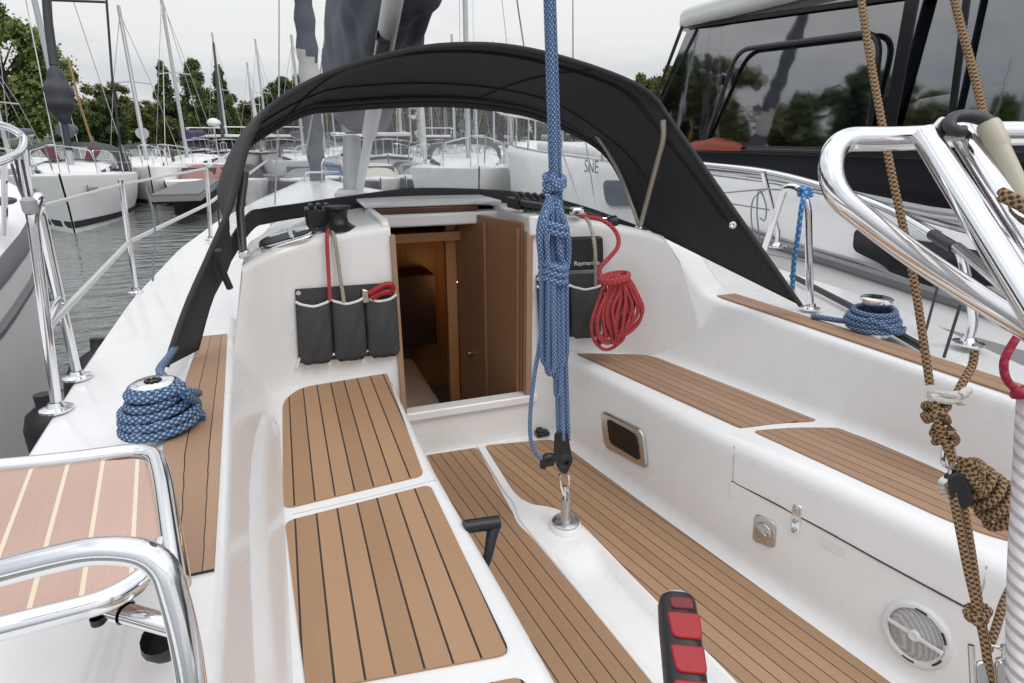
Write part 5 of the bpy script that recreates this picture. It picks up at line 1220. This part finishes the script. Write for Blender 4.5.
mb = MB(); mb.grid([[r[3]+Vector((.008, 0, .0)), r[3].lerp(r[4], .5)+Vector((.03, 0, 0)), r[4]+Vector((.01, 0, .0))] for r in rows]); mb.build('rubbing_strip', RUBG, nh)
mb = MB(); mb.grid([[r[2]+Vector((.004, 0, -.045)), r[2]+Vector((.02, 0, 0)), r[2]+Vector((.006, 0, .035))] for r in rows]); mb.build('rubbing_strip', RUBG, nh)
mb = MB()
mb.tube(roundpath([at(-40, 122, y=4.4), at(4, 124, y=4.6), at(24, 136, y=4.75), at(23, 150, y=4.55), at(2, 162, y=4.2), at(-40, 170, y=3.9)], .15), .022, 10)
mb.tube([at(4, 160, y=4.3), at(5, 236, y=4.25)], .016, 8); mb.tube([at(23, 142, y=4.65), at(32, 208, y=4.7)], .016, 8); mb.tube([at(18, 150, y=4.7), at(26, 200, y=4.75)], .012, 8)
mb.build('bow_rail', STEEL, nb)
mb = MB()
for k in range(5): mb.tube([at(3, 205, y=4.4)+Vector((.05*k*math.cos(a)-.15, .16*math.sin(a)*k*.3, .02+.15*0)) for a in [j*PI/8 for j in range(16)]], .016, 6, closed=True) if k else None
tag(mb.build('rope_coil', plain('black_white_rope', (.12, .12, .13), .8)), 'coiled dark mooring rope lying on the pale boat deck at the left edge', 'rope coil')
DLN = plain('dark_line', (.05, .05, .055), .8)
for a, b, lb_ in (((12, 165), (34, 215), 'short dark line hanging from the bow rail of the left boat'), ((16, 160), (50, 300), 'dark mooring line hanging behind the twin gate stanchions'), ((22, 160), (62, 322), 'longest dark mooring line hanging down to the water by the gate stanchions')):
    mb = MB(); mb.tube(spline([at(a[0], a[1], y=4.5), at((a[0]+b[0])/2-3, (a[1]+b[1])/2, y=4.2), at(b[0], b[1], y=3.6)], 5), .008, 6); tag(mb.build('mooring_line', DLN), lb_, 'line')
FEN = plain('black_fender', (.022, .022, .025), .55, var=.2, bump=.2, bscale=90)
fender(at(58, 452, x=-2.14)+Vector((0, 0, -.26)), .10, .52, FEN, 'large black fender squeezed between the hulls below the gate stanchion')
fender(Vector((-2.22, 3.75, -.40)), .17, .85, FEN, 'slimmer black fender farther forward beside the port deck edge', (.1, .12, 1))
fender(Vector((-2.16, 4.35, -.2)), .12, .75, FEN, 'small tilted black fender by the lifeline stanchion foot', (.15, .5, 1))

# ================================================================== MOTOR YACHT TO STARBOARD
my = empty('motor_yacht', (4.5, 4, WZ), 'large white motor yacht with dark glazed wheelhouse alongside on the right', 'motor yacht')
YX = lambda y: lin([(-5, 2.60), (7, 2.62), (9.5, 2.75), (11.5, 3.05), (13, 3.5), (14.2, 4.15), (14.8, 4.7)], y)
YZ = lambda y: lin([(-5, .70), (1.2, .80), (2.0, .93), (3.25, 1.11), (4.2, 1.20), (7, 1.28), (14.8, 1.50)], y)
XM = 4.7
rows = []
for i in range(61):
    y = -5+19.8*i/60; x = YX(y); z = YZ(y); k = smooth(8, 14.8, y)
    near = [Vector((min(XM, x+.30+.5*k), y-.8*k, -.8)), Vector((min(XM, x-.10+.4*k), y-.3*k, .50)), Vector((x+.12, y, z-.12)), Vector((x+.20, y, z-.02)), Vector((x+.23, y, z)), Vector((min(x+.45, XM), y, z+.015)), Vector((XM, y, z+.06))]
    rows.append(near+[Vector((2*XM-p.x, p.y, p.z)) for p in near[-2::-1]])
mb = MB(); mb.grid(rows); mb.add(rows[0], [list(range(13))]); yh = mb.build('hull', HULLW, my, angle=40)
# grey rubbing band just above our gunwale
bz = lambda y: lin([(-3, .40), (2.0, .632), (3.75, .765), (6, .90), (9, 1.1)], y)
mb = MB(); rows = []
for i in range(45):
    y = -3+8.0*i/44; x = YX(y)+.02; z = bz(y); h = .045
    rows.append([Vector((x+.03, y, z-h)), Vector((x-.06, y, z-h*.9)), Vector((x-.085, y, z-h*.4)), Vector((x-.085, y, z+h*.4)), Vector((x-.06, y, z+h*.9)), Vector((x+.03, y, z+h))])
mb.grid(rows); mb.build('rubbing_band', RUBG, my, angle=30)
mb = MB(); mb.tube([at(u, v, x=2.585) for u, v in ((690, 212), (740, 225), (800, 245), (860, 262), (914, 282))], .014, 8); mb.build('spray_line', plain('grey_line', (.33, .33, .33), .5), my)
for zz, nm in ((.10, 'toe_rail'), (-.16, 'hull_line')):
    mb = MB(); mb.tube([(YX(y)+(.25 if zz > 0 else .13), y, YZ(y)+(.02 if zz > 0 else -.13)) for y in [2.5+i*.4 for i in range(29)]], .016 if zz > 0 else .010, 6); mb.build(nm, STEEL if zz > 0 else RUBG, my)
# black hull window
mb = MB(); mb.plate(fillet2([at(u, v, x=2.60) for u, v in ((857, 228), (1040, 262), (1040, 290), (960, 283), (912, 287), (884, 264), (855, 250))], .05), .025, nrm=(-1, 0, 0)); mb.build('hull_window', WIN, my)
mb = MB(); mb.plate(fillet2([at(u, v, x=2.60) for u, v in ((603, 180), (632, 180), (636, 206), (607, 206))], .12), .02, nrm=(-1, 0, 0)); mb.build('porthole', plain('porthole_glass', (.10, .13, .17), .12), yh, bev=.01)
a = at(583, 168, x=2.60); b = at(606, 171, x=2.60)
text('SNE', 'lettering', at(584, 172, x=2.59), (0, -1, 0), (0, 0, 1), .22, plain('hull_print', (.10, .10, .11), .5), yh)
# superstructure
SX0, SX1 = 3.2, 6.2
mb = MB(); mb.plate([(SX0, -4, .75), (SX0, 7.2, 1.15), (SX0, 6.95, 1.47), (SX0, -4, 1.42)], SX1-SX0, nrm=(1, 0, 0)); mb.build('lower_cabin', plain('black_gelcoat', (.009, .010, .013), .3, var=.1, spec=.25), my, bev=.03)
CABW = HULLW
mb = MB(); mb.plate([(3.1, 7.0, 1.26), (3.3, 10.5, 1.38), (6.1, 10.5, 1.38), (6.4, 7.0, 1.26)], .14, nrm=(0, 0, 1)); mb.build('foredeck_trunk', DECKW, my, bev=.08)
YG = glassm('yacht_glass', (.26, .29, .34), .33, .0, rough=.035, wav=.02)
FT_, FB_ = 6.15, 6.85
zr_ = lambda y: lin([(-4, 2.50), (3.9, 2.55), (6.15, 2.69)], y)
mb = MB(); mb.plate([(SX0, -4, 1.42), (SX0, FB_, 1.48), (SX0+.08, FT_, 2.70), (SX0+.08, -4, 2.52)], .012, nrm=(1, 0, 0)); mb.build('side_window', YG, my, smooth=False)
mb = MB(); mb.plate([(SX1, -4, 1.42), (SX1, FB_, 1.48), (SX1-.08, FT_, 2.70), (SX1-.08, -4, 2.52)], .012, nrm=(1, 0, 0)); mb.build('side_window', YG, my, smooth=False)
mb = MB(); mb.plate([(SX0, FB_, 1.48), (SX1, FB_, 1.48), (SX1-.08, FT_, 2.70), (SX0+.08, FT_, 2.70)], .012, nrm=(0, -1, 0)); mb.build('windscreen', YG, my, smooth=False)
BLK = plain('gloss_black_frame', (.012, .012, .014), .2)
def bar(uv, x, w, name='pillar'):
    mb = MB(); 
    for (a, b) in zip(uv, uv[1:]):
        p, q = at(*a, x=x), at(*b, x=x); d = (q-p).normalized(); s = Vector((0, d.z, -d.y))*w
        mb.plate([p-s, p+s, q+s, q-s], .012, nrm=(-1, 0, 0))
    return mb.build(name, BLK, my, bev=.008)
X_ = SX0-.012
bar([(683, 26), (640, 141)], X_, .028, 'windscreen_pillar')
bar([(706, 20), (667, 146)], X_+.35, .02, 'windscreen_pillar')
bar([(920, -40), (886, 150)], X_, .055); bar([(975, -60), (948, 150)], X_, .026)
mb = MB(); fr_ = fillet2([at(u, v, x=X_) for u, v in ((704, 148), (737, 50), (882, 31), (866, 152))], .18, 6); mb.tube(fr_, .022, 8, closed=True); mb.build('opening_frame', BLK, my)
mb = MB(); p = at(722, 80, x=X_-.02); mb.box(p, (.05, .04, .09)); mb.build('window_handle', BLACKP, my, bev=.01)
bar([(636, 147), (880, 153), (1100, 160)], X_, .035, 'window_sill')
bar([(683, 27), (860, 2), (1000, -18)], X_+.05, .02, 'window_head')
# roof
rp_ = fillet2([(SX0-.14, -4, 2.55), (SX0-.14, 6.0, 2.70), (SX0+.25, 6.55, 2.72), (SX1-.25, 6.55, 2.72), (SX1+.14, 6.0, 2.70), (SX1+.14, -4, 2.55)], .25)
mb = MB(); mb.plate(rp_, .16, nrm=(0, .05, 1)); mb.build('roof', DECKW, my, bev=.05, seg=3)
mb = MB(); mb.plate(fillet2([(SX0+.25, -3, 2.70), (SX0+.25, 5.2, 2.84), (SX1-.25, 5.2, 2.84), (SX1-.25, -3, 2.70)], .5), .22, nrm=(0, .05, 1)); mb.build('roof_top', DECKW, my, bev=.1, seg=3)
mb = MB(); mb.tube([(SX0+.1, 4.9, 2.93), (SX0+.1, 3.0, 2.90), (SX0+.1, 1.0, 2.86)], .015, 8); 
for y in (4.8, 3.0, 1.0): mb.tube([(SX0+.1, y, 2.70), (SX0+.1, y, 2.93)], .015, 8)
mb.build('roof_rail', STEEL, my)
# inside: dash, seats, red cover
mb = MB(); mb.plate([(SX0+.15, 6.6, 1.2), (SX0+.15, 6.6, 1.5), (SX0+.15, 5.6, 1.58), (SX0+.15, 5.2, 1.2)], 2.7, nrm=(1, 0, 0)); mb.build('dashboard', BLACKP, my, bev=.04)
mb = MB(); 
for y in (4.0, 2.2, .6): mb.box((SX0+.8, y, 1.50), (.55, .16, .65)); mb.box((SX0+2.2, y, 1.50), (.55, .16, .65)); mb.box((SX0+1.5, y-.35, 1.25), (2.0, .6, .12))
mb.build('seat', plain('dark_upholstery', (.03, .031, .036), .7), my, bev=.06)
mb = MB(); mb.box((SX0+1.5, 1.5, 1.05), (2.9, 11, .04)); mb.build('cabin_floor', BLACKP, my)
q0, q1 = at(688, 132, x=SX0-.06), at(742, 150, x=SX0-.06)
mb = MB(); yy0, yy1 = q1.y, q0.y
rows = []
for i in range(13):
    t = i/12; y = yy1+(yy0-yy1)*t; e = math.sin(PI*min(.98, max(.02, t)))**.4
    rows.append([Vector((SX0-.05-.10*e*math.cos(a)*1, y, 1.43+.02+.115*e*math.sin(a)*(1+.12*math.sin(t*15)))) for a in [PI*k/8 for k in range(9)]])
mb.grid(rows); o = mb.build('folded_cover', plain('red_orange_cover', (.24, .035, .014), .6, var=.35, scale=12, bump=.5, bscale=20), angle=180); tag(o, 'red orange folded cover lying on the yacht side deck below the dark windows', 'cover')
# rails
mb = MB()
rt_ = [at(u, v, x=2.70) for u, v in ((641, 176), (705, 165), (765, 172), (825, 187), (880, 206), (940, 236))]
far_ = [Vector((3.9, 14.3, 2.55)), Vector((3.2, 13, 2.45)), Vector((2.95, 11, 2.25)), Vector((2.8, 9, 2.0)), Vector((2.72, 7.2, 1.68)), at(705, 165, x=2.70)]
mb.tube(spline([at(690, 163, x=2.7), at(705, 165, x=2.70), at(765, 172, x=2.7), at(825, 187, x=2.7), at(880, 206, x=2.7), at(940, 236, x=2.7)], 5), .028, 10); mb.build('side_rail', STEEL, my)
mb = MB(); rl = [Vector((4.7, 14.9, 2.22)), Vector((4.2, 14.4, 2.2)), Vector((3.5, 13.2, 2.15)), Vector((3.0, 11.3, 2.0)), Vector((2.78, 9.2, 1.85)), Vector((2.70, 7.5, 1.62)), Vector((2.68, 6.2, 1.48))]
mb.tube(spline(rl, 5), .022, 8)
mb.tube(spline([Vector((2*XM-p.x, p.y, p.z)) for p in rl], 5), .022, 8)
for y in (13.8, 12.2, 10.4, 8.6, 7.2):
    for sg in (0, 1):
        x = YX(y)+.24; zt2 = lin([(6.2, 1.48), (7.5, 1.62), (9.2, 1.85), (11.3, 2.0), (13.2, 2.15), (14.9, 2.22)], y); X2 = x if not sg else 2*XM-x
        mb.tube([(X2, y, YZ(y)), (X2, y, zt2)], .018, 8)
mb.tube(roundpath([(3.5, 12.0, 1.4), (3.5, 12.0, 2.45), (5.7, 12.0, 2.45), (5.7, 12.0, 1.4)], .2), .02, 8)
mb.build('bow_rail', STEEL, my)
mb = MB(); mb.tube([at(u, v, x=2.95) for u, v in ((800, 188), (870, 198), (930, 210), (1000, 219), (1080, 226))], .022, 8); mb.tube([at(u, v, x=2.93) for u, v in ((800, 193), (870, 203), (930, 216), (1000, 226), (1080, 234))], .016, 8); mb.build('bulwark_trim', plain('light_trim', (.5, .5, .5), .35), my)
# deck gear of a second bow seen through the hood window, between the yacht and the far boats
WB = plain('wave', (1, 1, 1))
_b = at(478, 185, y=12.5)
cr2, Wc = sailboat((_b.x, _b.y), R(14), 11, 3.4, 1.12, 15.5, 'white sailboat bow with steel pulpit seen through the sprayhood window beside the blue tackle', None, hood=DGREY, jib=None)

# ================================================================== SETTING
m, nt, b = newmat('lake_water')
tc = N(nt, 'ShaderNodeTexCoord'); mp = N(nt, 'ShaderNodeMapping'); mp.inputs['Scale'].default_value = (.55, 1.5, 1); mp.inputs['Rotation'].default_value = (0, 0, R(-14)); nt.links.new(tc.outputs['Object'], mp.inputs['Vector'])
n1 = N(nt, 'ShaderNodeTexNoise', Scale=2.2, Detail=3.0, Roughness=.5); n2 = N(nt, 'ShaderNodeTexNoise', Scale=.5, Detail=2.0); nt.links.new(mp.outputs[0], n1.inputs['Vector']); nt.links.new(mp.outputs[0], n2.inputs['Vector'])
bp = N(nt, 'ShaderNodeBump', Strength=1.0, Distance=.22); nt.links.new(mathn(nt, 'ADD', n1.outputs['Fac'], mathn(nt, 'MULTIPLY', n2.outputs['Fac'], 1.0)), bp.inputs['Height']); nt.links.new(bp.outputs['Normal'], b.inputs['Normal'])
b.inputs['Base Color'].default_value = (.165, .175, .17, 1); b.inputs['Roughness'].default_value = .05; b.inputs['IOR'].default_value = 1.45; b.inputs['Specular IOR Level'].default_value = .5
WATER = m
mb = MB(); mb.plate([(-1500, -600, WZ-.5), (1500, -600, WZ-.5), (1500, 1500, WZ-.5), (-1500, 1500, WZ-.5)], .5, nrm=(0, 0, 1)); tag(mb.build('water', WATER, smooth=False), kind='structure')
GRASS = plain('shore_ground', (.045, .06, .025), .9, var=.4, scale=.4, bump=.3)
mb = MB(); rows = []
for i in range(41):
    a = R(-115+4.6*i)+.0; d = Vector((math.sin(a), math.cos(a), 0)); r0 = 84+6*math.sin(i*1.7)
    rows.append([d*r0+Vector((0, 0, WZ-.6)), d*(r0+3)+Vector((0, 0, WZ+.5)), d*(r0+40)+Vector((0, 0, 1.2)), d*420+Vector((0, 0, 3))])
mb.grid(rows); tag(mb.build('ground', GRASS), kind='structure')

# ---------------------------------------------------------------- trees
def leafmat(name, c1, c2):
    m, nt, b = newmat(name); g = N(nt, 'ShaderNodeNewGeometry'); tc = N(nt, 'ShaderNodeTexCoord'); no = N(nt, 'ShaderNodeTexNoise', Scale=.5, Detail=3.0); nt.links.new(tc.outputs['Object'], no.inputs['Vector'])
    f = mathn(nt, 'ADD', mathn(nt, 'MULTIPLY', g.outputs['Random Per Island'], .55), mathn(nt, 'MULTIPLY', no.outputs['Fac'], .5))
    nt.links.new(mixc(nt, f, c1, c2), b.inputs['Base Color']); b.inputs['Roughness'].default_value = .65; b.inputs['Specular IOR Level'].default_value = .25
    return m
LEAF = [leafmat('leaf_green', (.068, .105, .030), (.22, .265, .08)), leafmat('leaf_olive', (.07, .085, .028), (.22, .21, .07)), leafmat('leaf_dark', (.045, .08, .03), (.14, .19, .065))]
BARK = plain('bark', (.07, .055, .045), .9, var=.3, scale=8)
def make_crown(seed, H, Wd, base, conic, nl, leaf):
    rr = random.Random(seed); V_ = []; Fs = []; cl = []
    nb = 34
    for i in range(nb):
        h = base+(1-base)*(i+.5)/nb*.98; 
        prof_ = (1-h)**.75*1.25 if conic else math.sin(PI*min(1, max(.04, (h-base)/(1-base)*.92+.06)))**.7
        a = rr.uniform(0, 2*PI); rad = Wd/2*prof_*rr.uniform(.35, .95)
        cl.append((Vector((math.cos(a)*rad, math.sin(a)*rad, h*H)), Wd*rr.uniform(.13, .23)*(.55+.6*prof_)))
    for i in range(nl):
        c, r = cl[i % nb]; d = Vector((rr.gauss(0, 1), rr.gauss(0, 1), rr.gauss(0, .8))); d = d.normalized()*r*(rr.random()**.4)
        p = c+d; s = rr.uniform(.10, .25)*H/14
        if i % 3 == 0: p = c+d*.72; s *= 2.3
        n = Vector((rr.gauss(0, 1), rr.gauss(0, 1), rr.gauss(.5, 1))).normalized(); e = n.orthogonal().normalized(); f = n.cross(e)
        o = len(V_); V_ += [p+e*s, p+f*s*.6, p-e*s*rr.uniform(.6, 1), p-f*s*.6]; Fs.append([o, o+1, o+2, o+3])
    m = MB(); m.add(V_, Fs); return m, cl
PROT = []
for i, (H, Wd, base, con, nl) in enumerate([(15, 11, .16, False, 13000), (14, 6.5, .12, True, 8000), (15, 9, .10, False, 10000), (12, 8.5, .10, False, 9000), (14, 7.5, .08, False, 9000)]):
    root = empty('tree', (0, 0, 0), 'x', 'tree'); cm, cl = make_crown(20+i, H, Wd, base, con, nl, None)
    cr_ = cm.build('crown', LEAF[[0, 2, 0, 1, 2][i]], root, smooth=False); tm = MB()
    tm.tube([Vector((0, 0, -.8)), Vector((.1, 0, H*.3)), Vector((-.1, .1, H*.6)), Vector((0, 0, H*.93))], lambda t: max(.03, H*.022*(1-t*.95)), 8)
    for c, r in cl[::3]: tm.tube([Vector((0, 0, c.z*.72)), c*.5+Vector((0, 0, c.z*.42)), c], lambda t: .10*(1-t*.8), 5)
    tr_ = tm.build('trunk', BARK, root); PROT.append((root, cr_, tr_, H))
used = set()
def tree(u, dist, vtop, k, rz, label, sxy=1.0):
    d = at(u, 140, d=1)-EYE; az = math.atan2(d.x, d.y); loc = Vector((EYE.x+math.sin(az)*dist, math.cos(az)*dist, lin([(84, .2), (125, 1.0), (420, 2.8)], dist)))
    t = at(u, vtop, d=1)-EYE; ztop = EYE.z+dist*t.z/math.hypot(t.x, t.y); place(loc, ztop-loc.z, k, rz, label, sxy)
def place(loc, h, k, rz, label, sxy=1.0):
    root, c, t, H = PROT[k]
    if k in used:
        r = root.copy(); COL.objects.link(r)
        for ch in (c, t): q = ch.copy(); COL.objects.link(q); q.parent = r
    else: r = root; used.add(k)
    s = h/H; r.location = loc; r.rotation_euler = (0, 0, rz); r.scale = (s*sxy, s*sxy, s); r['label'] = label; r['group'] = 'trees on the far shore'
rt = random.Random(4)
tree(22, 90, 6, 0, .3, 'tall spreading tree at the left edge behind the masts', 1.0)
tree(56, 95, 34, 2, 1.2, 'broad tree right of the tallest left tree behind the black headsail', .9)
tree(-14, 92, 22, 4, 2.0, 'dark tree partly cut by the left edge of the picture', 1.0)
tree(173, 100, 62, 1, .4, 'narrow pointed tree left of the paired tall trees', .75)
tree(203, 96, 60, 4, 2.2, 'tall bushy tree left of the pair beside the sprayhood', .75)
tree(229, 99, 66, 1, 4.0, 'tall slender tree right of the pair beside the sprayhood', .85)
tree(105, 120, 86, 3, .9, 'olive green tree in the gap right of the dark mast', 1.0)
tree(125, 118, 84, 3, 2.5, 'rounded light tree between the dark mast and the silver mast', 1.0)
tree(668, 95, 68, 3, 3.0, 'round tree top between the sprayhood and the yacht roof', .9)
tree(640, 100, 76, 0, 1.0, 'tree top showing just above the sprayhood at the right', .9)
for i in range(16):
    u = 80+i*12.5+rt.uniform(-4, 4); tree(u, 104+rt.uniform(-10, 20), 102+rt.uniform(-9, 6), [4, 2, 3, 4][i % 4], rt.uniform(0, 6), 'one of the lower dark trees in the row along the far shore', 1.35)
for i in range(22):
    u = 282+i*16+rt.uniform(-5, 5); tree(u, 110+rt.uniform(-12, 25), 92+rt.uniform(-16, 10), [4, 2, 3, 1, 4][i % 5], rt.uniform(0, 6), 'one of the dark trees seen through the sprayhood window', 1.25)
# woods round the bay that the yacht windows mirror
for i in range(26):
    az = R(-24-i*3.4+rt.uniform(-1, 1)); dist = 96+rt.uniform(-6, 18); place(Vector((EYE.x+math.sin(az)*dist, math.cos(az)*dist, .8)), 14+rt.uniform(-4, 5), [0, 2, 4, 3][i % 4], rt.uniform(0, 6), 'one of the trees round the bay mirrored in the yacht windows', 1.2)

# ---------------------------------------------------------------- light
w = bpy.data.worlds.new('World'); S.world = w; w.use_nodes = True; nt = w.node_tree; bg = nt.nodes['Background']
sky = N(nt, 'ShaderNodeTexSky'); sky.sky_type = 'NISHITA'; sky.sun_disc = False; SUN_EL, SUN_AZ = R(52), R(150)
sky.sun_elevation = SUN_EL; sky.sun_rotation = SUN_AZ; sky.air_density = 1.0; sky.dust_density = 4
tc = N(nt, 'ShaderNodeTexCoord'); mp = N(nt, 'ShaderNodeMapping'); mp.inputs['Scale'].default_value = (1, 1, 3.2); nt.links.new(tc.outputs['Generated'], mp.inputs['Vector'])
no = N(nt, 'ShaderNodeTexNoise', Scale=1.6, Detail=6.0, Roughness=.55); nt.links.new(mp.outputs[0], no.inputs['Vector'])
sp = N(nt, 'ShaderNodeSeparateXYZ'); nt.links.new(tc.outputs['Generated'], sp.inputs[0])
rmp = N(nt, 'ShaderNodeValToRGB'); rmp.color_ramp.elements[0].position = .40; rmp.color_ramp.elements[0].color = (4.9, 5.25, 5.95, 1); rmp.color_ramp.elements[1].position = .60; rmp.color_ramp.elements[1].color = (8.2, 8.2, 8.15, 1)
nt.links.new(no.outputs['Fac'], rmp.inputs[0])
zen = mathn(nt, 'ADD', mathn(nt, 'MULTIPLY', mathn(nt, 'POWER', mathn(nt, 'MAXIMUM', sp.outputs[2], 0), 1.5), 1.35), .94)
cl_ = N(nt, 'ShaderNodeVectorMath', operation='SCALE'); nt.links.new(rmp.outputs[0], cl_.inputs[0]); nt.links.new(zen, cl_.inputs['Scale'])
nt.links.new(mixc(nt, .90, sky.outputs[0], cl_.outputs[0]), bg.inputs['Color']); bg.inputs['Strength'].default_value = .10
sl = bpy.data.lights.new('sun', 'SUN'); sl.energy = .8; sl.angle = R(25); sl.color = (1, .97, .92); so_ = bpy.data.objects.new('sun', sl); COL.objects.link(so_)
sd = Vector((math.sin(SUN_AZ)*math.cos(SUN_EL), math.cos(SUN_AZ)*math.cos(SUN_EL), math.sin(SUN_EL)))
so_.rotation_euler = sd.to_track_quat('Z', 'Y').to_euler(); so_.location = (0, 0, 20)
S.view_settings.view_transform = 'Standard'; S.view_settings.look = 'None'; S.view_settings.exposure = .13; S.view_settings.gamma = 1
S.render.engine = 'CYCLES'; S.cycles.max_bounces = 10; S.cycles.transparent_max_bounces = 16
